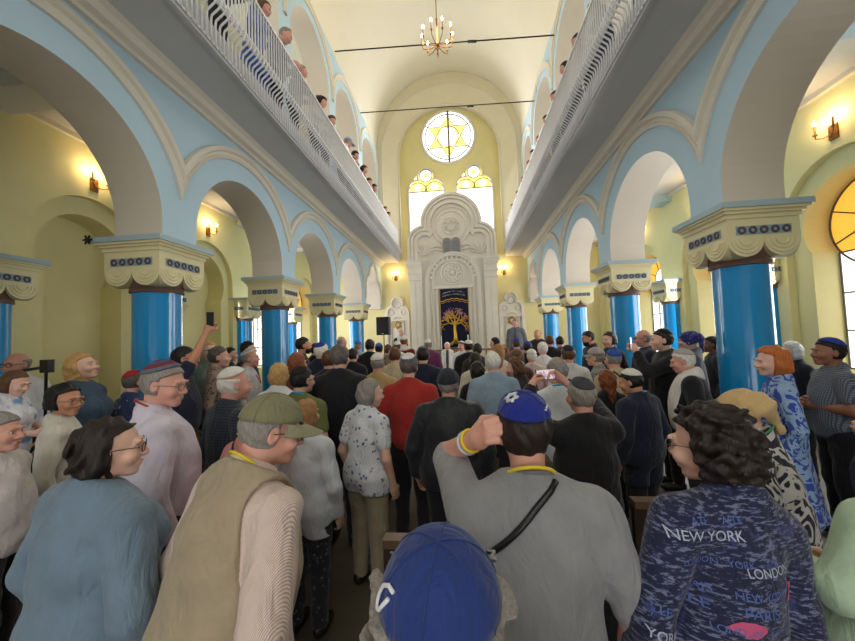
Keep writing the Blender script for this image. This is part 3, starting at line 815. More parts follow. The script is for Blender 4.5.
def np_mesh(name, parts, mats, smooth=True):
    me = bpy.data.meshes.new(name); vs = []; qs = []; mi = []; o = 0
    for v, q, k in parts:
        vs.append(v); qs.append(q + o); mi.append(np.full(len(q), k)); o += len(v)
    v = np.concatenate(vs).astype(F32); q = np.concatenate(qs).astype(np.int32); mi = np.concatenate(mi).astype(np.int32)
    me.vertices.add(len(v)); me.vertices.foreach_set('co', v.ravel())
    me.loops.add(q.size); me.loops.foreach_set('vertex_index', q.ravel())
    me.polygons.add(len(q)); me.polygons.foreach_set('loop_start', np.arange(0, q.size, 4, dtype=np.int32)); me.polygons.foreach_set('loop_total', np.full(len(q), 4, np.int32))
    me.polygons.foreach_set('material_index', mi); me.polygons.foreach_set('use_smooth', np.ones(len(q), bool))
    for m in mats: me.materials.append(m)
    me.update(); me.validate()
    return me
def rotm(ax, a):
    c, s = math.cos(a), math.sin(a)
    return np.array({'x': [[1, 0, 0], [0, c, -s], [0, s, c]], 'y': [[c, 0, s], [0, 1, 0], [-s, 0, c]], 'z': [[c, -s, 0], [s, c, 0], [0, 0, 1]]}[ax], F32)

# ---- cloth, hair and skin materials
def cloth(name, c, c2=None, kind='plain', scale=1., rough=.85, bmp=.25, c3=None):
    if name in _mc: return _mc[name]
    m, nt, N, L, P = base_mat(name); v = coords(N, L); P.inputs['Roughness'].default_value = rough
    P.inputs['Sheen Weight'].default_value = .15; P.inputs['Specular IOR Level'].default_value = .3
    f = noise(N, L, v, 9., 3)
    lo = tuple(x * .9 for x in c[:3]) + (1,); hi = tuple(min(1, x * 1.08) for x in c[:3]) + (1,)
    col = ramp(N, L, f, [(.3, lo), (.7, hi)])
    if kind == 'plain' and c2 is not None:
        col = mix_rgb(N, L, ramp(N, L, noise(N, L, v, 14 * scale, 2), [(.5, (0, 0, 0)), (.58, (1, 1, 1))]), col, c2)
    def wave(axis, sc, thr):
        w_ = N.new('ShaderNodeTexWave'); w_.wave_type = 'BANDS'; w_.bands_direction = axis; w_.inputs['Scale'].default_value = sc
        L.new(v, w_.inputs['Vector']); return ramp(N, L, w_.outputs['Fac'], [(thr, (0, 0, 0)), (thr + .08, (1, 1, 1))])
    if kind == 'stripe': col = mix_rgb(N, L, wave('X', 28 * scale, .6), col, c2)
    if kind == 'check':
        col = mix_rgb(N, L, wave('X', 12 * scale, .62), col, c2); col = mix_rgb(N, L, wave('Z', 12 * scale, .62), col, c2)
    if kind == 'floral':
        vo = N.new('ShaderNodeTexVoronoi'); vo.inputs['Scale'].default_value = 17 * scale; L.new(v, vo.inputs['Vector'])
        a = noise(N, L, v, 26 * scale, 2, .6, 1.2)
        s_ = N.new('ShaderNodeMath'); s_.operation = 'ADD'; L.new(vo.outputs['Distance'], s_.inputs[0]); L.new(a, s_.inputs[1])
        fac = ramp(N, L, s_.outputs[0], [(.70, (1, 1, 1)), (.76, (0, 0, 0))]); col = mix_rgb(N, L, fac, col, c2)
        if c3 is not None: col = mix_rgb(N, L, ramp(N, L, noise(N, L, v, 11 * scale, 2, .5, .8), [(.58, (0, 0, 0)), (.62, (1, 1, 1))]), col, c3)
    if kind == 'print':
        vv = coords(N, L, (1, .6, 3.2)); col = mix_rgb(N, L, ramp(N, L, noise(N, L, vv, 26 * scale, 3, .7), [(.52, (0, 0, 0)), (.60, (.75, .75, .75))]), col, c2)
        if c3 is not None: col = mix_rgb(N, L, ramp(N, L, noise(N, L, v, 9 * scale, 2, .5, .8), [(.60, (0, 0, 0)), (.66, (.6, .6, .6))]), col, c3)
    if kind == 'swirl':
        n_ = noise(N, L, v, 9 * scale, 1.5, .5, 2.6)
        col = mix_rgb(N, L, ramp(N, L, n_, [(.45, (0, 0, 0)), (.47, (1, 1, 1)), (.58, (1, 1, 1)), (.60, (0, 0, 0))]), col, c2)
        if c3 is not None: col = mix_rgb(N, L, ramp(N, L, noise(N, L, v, 5 * scale, 2, .5, 1.), [(.6, (0, 0, 0)), (.66, (1, 1, 1))]), col, c3)
    L.new(col, P.inputs['Base Color'])
    fo = noise(N, L, coords(N, L, (1.2, 1.2, .55)), 11, 3, .5, 1.4)
    b1 = N.new('ShaderNodeBump'); L.new(fo, b1.inputs['Height']); b1.inputs['Strength'].default_value = .55; b1.inputs['Distance'].default_value = .03
    b2 = N.new('ShaderNodeBump'); L.new(noise(N, L, v, 260, 2), b2.inputs['Height']); b2.inputs['Strength'].default_value = bmp; b2.inputs['Distance'].default_value = .002
    L.new(b1.outputs[0], b2.inputs['Normal']); L.new(b2.outputs[0], P.inputs['Normal'])
    _mc[name] = m; return m
def hairm(name, c, c2=None, bmp=.7):
    key = 'hair_' + name
    if key in _mc: return _mc[key]
    m, nt, N, L, P = base_mat(key); v = coords(N, L, (1, 1, .22)); P.inputs['Roughness'].default_value = .5; P.inputs['Specular IOR Level'].default_value = .35
    f = noise(N, L, v, 120, 3, .6, .4); c2 = c2 or tuple(min(1, x * 1.6 + .004) for x in c[:3]) + (1,)
    L.new(ramp(N, L, f, [(.35, c), (.7, c2)]), P.inputs['Base Color']); bump(N, L, P, f, bmp, .006)
    _mc[key] = m; return m
def skinm(name, c):
    key = 'skin_' + name
    if key in _mc: return _mc[key]
    m, nt, N, L, P = base_mat(key); v = coords(N, L); P.inputs['Roughness'].default_value = .5
    f = noise(N, L, v, 14, 3)
    a = (c[0], c[1], c[2], 1); b = (min(1, c[0] * 1.06), c[1] * .86, c[2] * .82, 1)
    L.new(ramp(N, L, f, [(.35, a), (.75, b)]), P.inputs['Base Color']); bump(N, L, P, noise(N, L, v, 180, 2), .12, .002)
    P.inputs['Subsurface Weight'].default_value = .0
    _mc[key] = m; return m
SKIN = dict(fair=skinm('fair', S(222, 182, 162)), pink=skinm('pink', S(216, 164, 146)), tan=skinm('tan', S(202, 148, 118)), dark=skinm('dark', S(150, 104, 82)))
HAIR = dict(black=hairm('black', S(22, 18, 18)), dark=hairm('dark', S(34, 25, 22)), brown=hairm('brown', S(84, 56, 38)), auburn=hairm('auburn', S(120, 62, 34)), red=hairm('red', S(172, 94, 46)),
            blond=hairm('blond', S(178, 140, 88)), grey=hairm('grey', S(128, 122, 116)), white=hairm('white', S(206, 202, 196)), salt=hairm('salt', S(86, 78, 74)), gold=hairm('gold', S(146, 106, 64)))
EYEW = plain('eye_white', S(196, 186, 178), .3, .02); IRIS = plain('eye_iris', S(50, 36, 28), .25, .05); LIP = plain('lips', S(184, 112, 100), .5, .05)

# ---- body shapes; figure faces +Y, 1.72 tall, origin between the feet
def solve_arm(sh, tgt, pole, la=.285, lb=.255):
    sh = np.array(sh, float); tgt = np.array(tgt, float); d = tgt - sh; L_ = np.linalg.norm(d)
    if L_ > (la + lb) * .995: tgt = sh + d / L_ * (la + lb) * .995; d = tgt - sh; L_ = np.linalg.norm(d)
    a = (la * la - lb * lb + L_ * L_) / (2 * L_); h = math.sqrt(max(0, la * la - a * a)); u = d / L_
    p = np.array(pole, float) - u * np.dot(u, pole); p /= np.linalg.norm(p) + 1e-9
    return sh + u * a + p * h, tgt
HS = .95
class Pose:
    def __init__(s, bulk=1., lean=0., female=False, hy=0., hp=0., hr=0., armL=None, armR=None, shw=None, side=0.):
        s.b = bulk; s.f = female; s.lean = R(lean); s.Rl = rotm('y', R(side)) @ rotm('x', -s.lean); s.piv = V(0, 0, .95)
        s.shw = shw or (.160 if female else .184) * (1 + (bulk - 1) * .22)
        up = lambda p: (s.Rl @ (np.array(p, F32) - s.piv)) + s.piv
        s.up = up
        s.sh = [up((-s.shw * .98, -.008, 1.345)), up((s.shw * .98, -.008, 1.345))]
        s.el = [None, None]; s.wr = [None, None]
        for i, (sg, a) in enumerate(((-1, armL), (1, armR))):
            if a is None: a = ('hang',)
            if a[0] == 'hang':
                s.el[i] = up((sg * (s.shw + .065 + .10 * (bulk - 1)), -.05, 1.075)); s.wr[i] = up((sg * (s.shw + .055 + .12 * (bulk - 1)), .04, .835))
            elif a[0] == 'fold':
                s.el[i] = up((sg * (s.shw + .07), -.0, 1.12)); s.wr[i] = up((-sg * .03, .20 + .05 * (bulk - 1), 1.12 + .03 * i))
            elif a[0] == 'pts':
                s.el[i] = up(a[1]); s.wr[i] = up(a[2])
            elif a[0] == 'front':
                s.el[i] = up((sg * (s.shw + .06), .0, 1.13)); s.wr[i] = up((sg * .1, .27, 1.08))
            else:
                e, w_ = solve_arm(s.sh[i], a[1], a[2] if len(a) > 2 else (sg * .6, -.2, -1)); s.el[i] = e.astype(F32); s.wr[i] = w_.astype(F32)
        s.neck0 = up((0, -.012, 1.41)); s.npv = up((0, -.006, 1.457))
        Rh = s.Rl @ rotm('x', R(lean) * .8) if lean else np.eye(3, dtype=F32)
        s.Rh = Rh @ rotm('z', R(hy)) @ rotm('x', -R(hp)) @ rotm('y', R(hr))
        s.hc = s.npv + s.Rh @ V(0, .034, .115)     # eye-level centre of the head
    def H(s, P): return ((P - s.hc) @ s.Rh) / HS           # to head-local
    def U(s, P): return (P - s.piv) @ s.Rl + s.piv  # to torso-local
    def torso(s, P):
        Q = s.U(P); b = s.b; w_ = s.shw / .188
        if s.f:
            d = smin(ell(Q, (0, .0, 1.22), (.145 * w_ * b ** .5, .106 * b, .215)), ell(Q, (0, .012 * b, 1.07), (.135 * b, .112 * b, .2)), .09)
            for sg in (-1, 1): d = smin(d, ell(Q, (sg * .07, .085 * b, 1.22), (.07, .065, .075)), .05)
            d = smin(d, ell(Q, (0, -.012, .93), (.172 * b, .125 * b, .15)), .08)
        else:
            d = smin(ell(Q, (0, -.005, 1.215), (.168 * w_ * b ** .4, .117 * b, .215)), ell(Q, (0, .014 * b, 1.06), (.156 * b, .124 * b, .2)), .09)
            d = smin(d, ell(Q, (0, -.012, .93), (.162 * b, .122 * b, .14)), .08)
        d = smin(d, rcone(Q, (-s.shw * .86, -.010, 1.338), (s.shw * .86, -.010, 1.338), .058, .058), .05)
        for sg in (-1, 1): d = smin(d, rcone(Q, (0, -.022, 1.435), (sg * s.shw * .80, -.013, 1.358), .052, .044), .04)
        return d
    def arm(s, P, i, up_=1., r=1., lo=True):
        b = s.b ** .6 * r * (.88 if s.f else 1)
        d = rcone(P, s.sh[i], s.sh[i] + (s.el[i] - s.sh[i]) * up_, .056 * b, (.056 + (.043 - .056) * up_) * b)
        if lo: d = smin(d, rcone(P, s.el[i], s.wr[i], .044 * b, .030 * b), .02)
        return d
    def legs(s, P, r=1.):
        b = s.b ** .7 * r; d = None
        for sg in (-1, 1):
            e = smin(rcone(P, (sg * .085 * s.b, -.01, .90), (sg * .095, .0, .50), .088 * b, .058 * b), rcone(P, (sg * .095, .0, .50), (sg * .10, -.02, .08), .056 * b, .04 * b), .03)
            d = e if d is None else np.minimum(d, e)
        return d
def head_sdf(p, P, detail=True):
    Q = p.H(P); f = p.f
    d = smin(ell(Q, (0, -.018, .022), (.076, .098, .096)), ell(Q, (0, .024, -.045), (.054 if f else .058, .066, .066)), .04)
    d = smin(d, ell(Q, (0, .066, -.097), (.024 if f else .029, .024, .018)), .03)
    if detail:
        d = smin(d, rcone(Q, (0, .088, .012), (0, .109, -.028), .0095, .0125), .014)         # nose
        for sg in (-1, 1):
            d = smin(d, ell(Q, (sg * .014, .100, -.033), (.011, .011, .009)), .008)
            d = smin(d, ell(Q, (sg * .043, .068, -.03), (.026, .022, .024)), .025)            # cheek
            d = smin(d, ell(Q, (sg * .03, .086, .026), (.026, .012, .009)), .014)             # brow
            d = smax(d, -ell(Q, (sg * .031, .099, .003), (.019, .016, .012)), .012)           # socket
            d = smin(d, rcone(Q, (sg * .018, .083, .0115), (sg * .046, .074, .0105), .0048, .0045), .006)   # upper lid
            d = smin(d, rcone(Q, (sg * .018, .082, -.008), (sg * .045, .073, -.007), .0035, .0035), .006)
            e = ell(Q - V(sg * .078, -.012, -.005), (0, 0, 0), (.010, .022, .034)); e = smax(e, -ell(Q, (sg * .087, -.006, -.002), (.007, .011, .019)), .006)
            d = smin(d, e, .008)
        d = smin(d, ell(Q, (0, .091, -.060), (.024, .012, .0065)), .008); d = smin(d, ell(Q, (0, .089, -.071), (.020, .011, .0065)), .008)
        d = smax(d, -ell(Q, (0, .106, -.0655), (.022, .010, .002)), .004)
    nk = rcone(P, p.neck0 - V(0, .0, .05), p.npv + p.Rh @ V(0, -.005, .05), .058 if not f else .049, .050 if not f else .042)
    return smin(d, nk, .03)
def hand_sdf(p, i, grip, r=1.):
    w_ = p.wr[i]; fd = p.wr[i] - p.el[i]; fd = fd / (np.linalg.norm(fd) + 1e-6)
    return w_, fd
def hand_mesh(p, i, grip='relax', h=.005, nrm=None):
    """palm with four unequal bent fingers and a thumb, rooted at the wrist"""
    w_, z = hand_sdf(p, i, grip); sg = -1 if i == 0 else 1
    n = np.array(nrm if nrm is not None else (-sg, .25, 0), float); n -= z * np.dot(n, z); n /= np.linalg.norm(n) + 1e-9   # palm normal
    xx = np.cross(n, z)                      # across the palm
    if np.dot(xx, (0, 1, .3)) < 0 and nrm is None: xx = -xx     # thumb side forward
    A = np.stack([xx, n, z], 1).astype(F32)
    curl = {'relax': (18, 28, 20), 'grip': (48, 62, 40), 'flat': (6, 8, 6), 'fist': (70, 85, 60)}[grip]
    segs = []; k = .92 if p.f else 1.
    for j, (x, L_, z0) in enumerate(((.030, (.042, .026, .020), .088), (.010, (.046, .029, .021), .092), (-.010, (.043, .027, .021), .088), (-.029, (.033, .021, .018), .080))):
        q = np.array((x, 0, z0)); a = 0.
        for s_, l in enumerate(L_):
            a += R(curl[s_]); nx = q + np.array((x * .06, math.sin(a) * l, math.cos(a) * l)); segs.append((q * k, nx * k, .0098 - .0009 * s_, .0090 - .0009 * s_)); q = nx
    t0 = np.array((.026, .004, .022)); t1 = np.array((.052, .020, .050)); t2 = np.array((.058, .038, .078)); t3 = np.array((.050, .05, .098))
    if grip in ('grip', 'fist'): t2 = np.array((.05, .045, .066)); t3 = np.array((.036, .06, .08))
    for a, b, ra, rb in ((t0, t1, .015, .0125), (t1, t2, .012, .0105), (t2, t3, .0105, .0085)): segs.append((a * k, b * k, ra, rb))
    def f(P):
        Q = (P - w_) @ A
        d = smin(ell(Q, (0, .002, .05), (.043, .016, .052)), rcone(Q, (0, 0, -.03), (0, 0, .02), .028, .026), .03)
        for a, b, ra, rb in segs: d = smin(d, rcone(Q, a, b, ra, rb), .007)
        return d
    c = w_ + z * .07
    return surfnet(f, c - .15, c + .15, h)
def folds(P, amp, seed=0.):
    x, y, z = P[..., 0], P[..., 1], P[..., 2]
    a = np.sin(17 * z + 7 * x + 3 * np.sin(6 * x + seed) + seed) * .5 + np.sin(29 * z - 16 * x + 2.5 * np.sin(9 * z + seed * 2) + 1.3 * seed) * .35
    b = np.sin(41 * z + 23 * x * np.sign(x + .001) + 2 * np.sin(12 * x) + 2.1 * seed) * .22
    return amp * (a + b)
def dome(p, th0, off, tilt=-20, n=28, m=10, shift=(0, 0, 0), squash=1., a0=0., thick=.004):
    """skull cap: a patch of the skull ellipsoid, head-local"""
    T = rotm('x', -R(tilt)); c = V(0, -.018, .022); r = V(.076, .098, .096) + off; r[2] *= squash
    v = []
    for layer in (0, 1):
        for i in range(m + 1):
            th = R(a0) + (R(th0) - R(a0)) * i / m
            for j in range(n):
                ph = 2 * PI * j / n
                dv = T @ V(math.sin(th) * math.cos(ph), math.sin(th) * math.sin(ph), math.cos(th))
                rr = 1 / np.linalg.norm(dv / (r - layer * thick)); v.append(c + dv * rr + V(*shift))
    v = np.array(v); q = []; st = (m + 1) * n
    for layer in (0, 1):
        for i in range(m):
            for j in range(n):
                a, b = i * n + j, i * n + (j + 1) % n
                qq = (a + layer * st, a + n + layer * st, b + n + layer * st, b + layer * st); q.append(qq if layer == 0 else qq[::-1])
    for j in range(n):
        a, b = m * n + j, m * n + (j + 1) % n; q.append((a, a + st, b + st, b))
    return v, np.array(q)
def to_world(p, v): return (v * HS) @ p.Rh.T + p.hc

def hair_sdf(p, style, thick=.013, seed=0.):
    rg = np.random.RandomState(int(seed * 1000) % 9999); dirs = rg.normal(size=(7, 3)); dirs /= np.linalg.norm(dirs, axis=1)[:, None]; phs = rg.uniform(0, 6.28, 7)
    def curls(Q, f0): return sum(np.sin((Q @ dirs[j].astype(F32)) * f0 * (1 + .16 * j) + phs[j] + 1.5 * np.sin((Q @ dirs[(j + 2) % 7].astype(F32)) * f0 * .45)) for j in range(7)) / 7
    def f(P):
        Q = p.H(P); x, y, z = Q[..., 0], Q[..., 1], Q[..., 2]
        wob = .0035 * np.sin(60 * x + seed) * np.sin(55 * z + 40 * y + seed) + .002 * np.sin(130 * x + 90 * z)
        if style in ('short', 'ring', 'receding', 'crop'):
            t = thick * (.5 if style == 'crop' else 1)
            d = ell(Q, (0, -.020, .022), (.076 + t, .098 + t, .096 + t)) - wob * (t / .013)
            hl = np.where(z < .04, .008, .008 + np.clip((z - .04) / .045, 0, 1) * (.082 if style != 'receding' else .02))
            d = smax(d, y - hl, .008); d = smax(d, -.07 - z + .25 * np.maximum(y + .02, 0), .008)
            if style == 'ring': d = smax(d, z - .045, .008)
            for sg in (-1, 1): d = smax(d, -ell(Q, (sg * .085, -.008, -.008), (.02, .02, .034)), .006)
            return d
        if style in ('bob', 'curly', 'puffy'):
            k = {'bob': .015, 'curly': .026, 'puffy': .020}[style] if thick == .013 else thick; w2 = wob * (3.2 if style == 'curly' else 1.3)
            if style == 'curly': w2 = .032 * curls(Q, 92)
            d = smin(ell(Q, (0, -.024, .018), (.076 + k, .096 + k, .096 + k)), ell(Q, (0, -.045, -.05), (.082 + k * .7, .062 + k, .075)), .05) - w2
            if style == 'puffy': w2 = w2 * .4 + .024 * curls(Q * V(1, 1, .6), 66); d = d + wob * 1.3 - w2
            hl = np.where(z < .055, .012, .012 + np.clip((z - .055) / .045, 0, 1) * .085) + .006 * curls(Q, 50)
            return smax(d, y - hl, .015)
        # long hair falling behind
        d = smin(ell(Q, (0, -.022, .02), (.076 + .02, .096 + .02, .098 + .018)), rcone(Q, (0, -.06, -.04), (0, -.085, -.26 if style == 'long' else -.14), .085, .06), .05) - wob * 1.5
        hl = np.where(z < .05, .010, .010 + np.clip((z - .05) / .045, 0, 1) * .08)
        d = smax(d, y - hl, .012)
        if style == 'bun': d = smin(smax(d, -.07 - z, .01), ell(Q, (0, -.125, .05), (.05, .045, .045)), .02)
        return d
    return f

_bodycache = {}
def _cached(key, fn):
    if key not in _bodycache: _bodycache[key] = fn()
    return _bodycache[key]
def person(lab, x, y, top, yaw=0., zg=0., lod=1, female=False, bulk=1., lean=0., head=(0, 0, 0), armL=None, armR=None,
           skin='fair', hair='short', hc='dark', hat=None, hatc=None, shirt=None, sleeve='long', coat=False, hem=.86,
           pants=None, skirt=False, collar=None, lanyard=None, glasses=None, scarf=None, vest=None, strap=None, seed=None,
           hthick=.013, hands=('relax', 'relax'), hnrm=(None, None), shw=None, extra=None, group=None, side=0., beard=None, face=True, tie=None):
    """one standing figure: body mesh, hair, headwear and clothes as children; x, y, top place the crown of the head"""
    p = Pose(bulk, lean, female, head[0], head[1], head[2], armL, armR, shw, side)
    H_ = max((p.hc + p.Rh @ V(0, -.018, .112))[2], 1.2); sc = (top - zg) / H_
    Rz = rotm('z', R(yaw)); hcw = (Rz @ (p.hc * sc))
    t = thing('person', lab, 'person', (x - float(hcw[0]), y - float(hcw[1]), zg), R(yaw), group); t.scale = (sc, sc, sc)
    seed = seed if seed is not None else (x * 3.7 + y * 1.9) % 6.28
    hb, hh, hm = [(.012, .0058, .0055), (.017, .0085, .007), (.026, .013, .0095), (.034, .018, .012)][lod]
    sk = SKIN[skin]; lng = sleeve == 'long'
    def mk(name, v, q, mat_, par=t, extra_parts=()):
        if len(v) == 0: return None
        me = np_mesh(name, [(v, q, 0)] + list(extra_parts), [mat_]); o = bpy.data.objects.new(name, me); COL.objects.link(o); o.parent = par; return o
    # ---- body, one skin surface
    base = np.array([p.sh[0], p.sh[1], p.el[0], p.el[1], p.wr[0], p.wr[1], p.hc, (-.2, -.2, .0), (.2, .2, 1.3)])
    blo, bhi = base.min(0) - .2, base.max(0) + .2
    def fb(P):
        d = p.torso(P) + .02
        for i in (0, 1): d = smin(d, p.arm(P, i, 1., .78 if lng else .95), .02)
        d = smin(d, p.legs(P, .8), .03)
        for sg in (-1, 1): d = smin(d, ell(P, (sg * .1, .03, .05), (.035, .1, .04)), .03)
        return smin(d, rcone(P, p.neck0 - V(0, 0, .05), p.npv, .05, .045), .02)
    bodyp = surfnet(fb, blo, bhi, hb * (1.5 if lng else 1.))
    c = p.hc
    hd = surfnet(lambda P: head_sdf(p, P, True), c - V(.15, .17, .22), c + V(.15, .17, .17), hh)
    hparts = [(hd[0], hd[1], 0)]
    for i in (0, 1):
        hv = hand_mesh(p, i, hands[i], hm if hands[i] != 'relax' or lod == 0 else hm * 1.25, hnrm[i]); hparts.append((hv[0], hv[1], 0))
    mk('body', bodyp[0], bodyp[1], sk, t, hparts)
    # ---- eyes, lips
    if face and (lod <= 1 or (lod == 2 and abs(yaw + head[0]) > 45)):
        for sg in (-1, 1):
            e = MB(); e.sphere(tuple(to_world(p, V(sg * .031, .0752, .002))), .0112, 10); eo = e.build('eye', EYEW, t, True)
            e = MB(); e.sphere(tuple(to_world(p, V(sg * .031, .0815, .002))), .0062, 8); e.build('iris', IRIS, eo, True)
        lv = surfnet(lambda P: np.minimum(ell(p.H(P), (0, .0925, -.060), (.022, .0105, .0055)), ell(p.H(P), (0, .0905, -.071), (.018, .0095, .0055))), c - V(.13, .13, .13), c + V(.13, .13, .05), hh * .8)
        mk('lips', lv[0], lv[1], LIP)
        bw_ = MB()
        for sg in (-1, 1): bw_.tube([tuple(to_world(p, V(sg * a, b_, z_))) for a, b_, z_ in ((.014, .0935, .026), (.03, .0915, .031), (.047, .0775, .027))], [.003, .0042, .002], 6)
        bw_.build('eyebrows', HAIR[hc] if hc else HAIR['grey'], t, True)
    # ---- hair
    hobj = None
    HK = {'kippah': (46, .018, -24), 'bigkippah': (58, .019, -20), 'dome': (80, .024, -14), 'bigcap': (73, .036, -12), 'cap': (80, .021, -6), 'flatcap': (74, .028, -4), 'bucket': (76, .024, 0)}
    def under_hat(fn):
        if hat not in HK: return fn
        k0, of, tl = HK[hat]; ax = rotm('x', -R(tl)) @ V(0, 0, 1); cc = V(0, -.018, .022); rr = V(.076, .098, .096) + of - .007
        def g(P):
            Q = p.H(P) - cc; d = fn(P); n_ = ln_(Q) + 1e-6; cs_ = (Q @ ax) / n_
            return np.where(cs_ > math.cos(R(k0 + 3)), np.maximum(d, ell(Q, (0, 0, 0), rr)), d)
        return g
    if hair:
        k = .012 if lod == 0 else hh
        v, q = surfnet(under_hat(hair_sdf(p, hair, hthick, seed=seed)), c - V(.19, .24, .36), c + V(.19, .15, .19), hh * (.9 if lod == 0 else 1.))
        hobj = mk('hair', v, q, HAIR[hc])
    if beard:
        v, q = surfnet(lambda P: smax(smax(smin(ell(p.H(P), (0, .03, -.06), (.062, .068, .07)), ell(p.H(P), (0, .066, -.1), (.034, .034, .03)), .03), p.H(P)[..., 2] + .03 - .35 * np.abs(p.H(P)[..., 0]), .01), .012 - p.H(P)[..., 1], .01), c - V(.15, .15, .2), c + V(.15, .17, .1), hh)
        mk('beard', v, q, HAIR[beard])
    # ---- headwear
    if hat:
        k_ = {'kippah': (46, .018, -24), 'bigkippah': (58, .019, -20), 'dome': (80, .024, -14), 'bigcap': (73, .036, -12), 'cap': (80, .021, -6), 'flatcap': (74, .028, -4), 'bucket': (76, .024, 0), 'turban': (86, .03, -22)}[hat]
        v, q = dome(p, k_[0], k_[1], k_[2], n=40 if lod == 0 else 24, m=12 if lod == 0 else 7)
        if hat == 'turban':
            Q = v
            def ft(P):
                q_ = p.H(P); d = smin(ell(q_, (0, -.03, .03), (.100, .122, .104)), ell(q_, (0, -.12, .015), (.07, .06, .065)), .05); d = smin(d, rcone(q_, (.02, -.13, .0), (.05, -.15, -.15), .035, .022), .03)
                d = smax(d, (q_[..., 1] - .085) * .8 - q_[..., 2] * .6 + .01, .02); d = smax(d, np.where(q_[..., 1] > -.11, -.045 - q_[..., 2] - .35 * (q_[..., 1] + .05), -1), .01)
                return d - .004 * np.sin(85 * (q_[..., 2] + .45 * q_[..., 1]) + 9 * q_[..., 0])
            vv, qq = surfnet(ft, c - V(.22, .24, .2), c + V(.22, .2, .2), hh); ho = mk('head_wrap', vv, qq, hatc[0])
        else:
            if hat in ('dome', 'bigcap'): nm = 'skullcap'
            else: nm = {'kippah': 'kippah', 'bigkippah': 'kippah', 'cap': 'cap', 'flatcap': 'flat_cap', 'bucket': 'sun_hat'}[hat]
            ho = mk(nm, to_world(p, v), q, hatc[0])
            if hat in ('kippah', 'bigkippah', 'dome') and len(hatc) > 1:
                a0 = k_[0] * .80
                v, q = dome(p, k_[0] + .5, k_[1] + .0022, k_[2], n=40, m=3, a0=a0); mk('border', to_world(p, v), q, hatc[1], ho)
                if len(hatc) > 2:
                    v, q = dome(p, k_[0] * .55, k_[1] + .0022, k_[2], n=40, m=3, a0=k_[0] * .32); mk('inner_ring', to_world(p, v), q, hatc[2], ho)
            if hat in ('dome', 'bigcap', 'cap', 'kippah', 'bigkippah') and lod <= 1:
                T = rotm('x', -R(k_[2])); cc = V(0, -.018, .022); r = V(.076, .098, .096) + k_[1] + .001; sm = MB()
                for j in range(3 if hat != 'kippah' else 2):
                    pts = []
                    for i in range(25):
                        th = R(-k_[0] + 2 * k_[0] * i / 24); ph = PI * j / (3 if hat != 'kippah' else 2) + .3
                        dv = T @ V(math.sin(th) * math.cos(ph), math.sin(th) * math.sin(ph), math.cos(th)); pts.append(tuple(to_world(p, cc + dv / np.linalg.norm(dv / r))))
                    sm.tube(pts, .0016, 5)
                sm.build('seams', hatc[-1] if len(hatc) == 1 else hatc[0], ho, True)
            if hat in ('cap', 'flatcap'):
                bl = .085 if hat == 'cap' else .045
                v = []; n_ = 14
                for dz in (0, -.005):
                    for i in range(n_ + 1):
                        a = R(20 + 140 * i / n_); v.append(V(.098 * math.cos(a), -.016 + .116 * math.sin(a), .042 + dz)); v.append(V(.098 * math.cos(a) * 1.02, -.016 + .116 * math.sin(a) + bl * math.sin(PI * i / n_) ** .6, .036 + dz - .028 * math.cos(a) ** 2 - .012))
                q = []; o2 = 2 * (n_ + 1)
                for i in range(n_):
                    a = 2 * i; q += [(a, a + 1, a + 3, a + 2), (o2 + a, o2 + a + 2, o2 + a + 3, o2 + a + 1), (a + 1, o2 + a + 1, o2 + a + 3, a + 3)]
                mk('brim', to_world(p, np.array(v)), np.array(q), hatc[-1], ho)
            if hat == 'bucket':
                v, q = dome(p, 98, .055, 0, n=32, m=3, a0=80); mk('brim', to_world(p, v), q, hatc[-1], ho)
    # ---- clothes
    amp = [.0072, .0055, .005, .004][lod]
    if shirt is not None:
        off = .022 if coat else .012
        nb = .0
        def fs(P):
            d = p.torso(P) - off
            for i in (0, 1):
                a = p.arm(P, i, 1. if lng else .62 if sleeve == 'short' else .9, 1.12 if not coat else 1.25, lng) - .008
                d = smin(d, a, .018)
            if coat or hem < .8: d = smin(d, p.legs(P, 1.) - .03 if not skirt else p.legs(P, 1.) - .04, .06)
            d = d + folds(P, amp, seed)
            Q = p.U(P)
            d = smax(d, hem - Q[..., 2], .008)
            if lng:
                for i in (0, 1):
                    fd = (p.wr[i] - p.el[i]) / np.linalg.norm(p.wr[i] - p.el[i]); near = ln_(P - p.wr[i]) < .14
                    cut = (P - p.wr[i]) @ fd + .005
                    d = np.where(near, np.maximum(d, cut), d)
            return np.where(np.abs(Q[..., 0]) < .115, smax(d, Q[..., 2] - 1.468 + .35 * Q[..., 1], .006), d)
        v, q = surfnet(fs, blo, bhi, hb)
        nm = 'coat' if coat == 'coat' else 'jacket' if coat else 'shirt'
        so = mk(nm, v, q, shirt)
        if collar is not None:
            cv = MB(); pts = []
            for k in range(24):
                a = 2 * PI * k / 24; pts.append(tuple(p.up((.066 * math.cos(a) * (.9 if female else 1), -.016 + .062 * math.sin(a), 1.448 - .03 * math.sin(a) + .006 * (bulk - 1)))))
            cv.tube(pts, .013 if coat else .011, 8, 0, True); cv.build('collar', collar, so, True)
        if lanyard is not None:
            lv = MB(); pts = [tuple(p.up((.074 * math.cos(a), -.02 + .07 * math.sin(a), 1.45 - .045 * math.sin(a)))) for a in np.linspace(R(-200), R(20), 22)]
            fr = [tuple(p.up((sx_ * (.072 - .05 * k), .075 + .07 * k, 1.43 - .2 * k))) for sx_ in (-1,) for k in (1, .5)]
            lv.tube(fr + pts + [tuple(p.up((.072 - .05 * k, .075 + .07 * k, 1.43 - .2 * k))) for k in (.5, 1)], .0055, 6); lv.build('lanyard', lanyard, t, True)
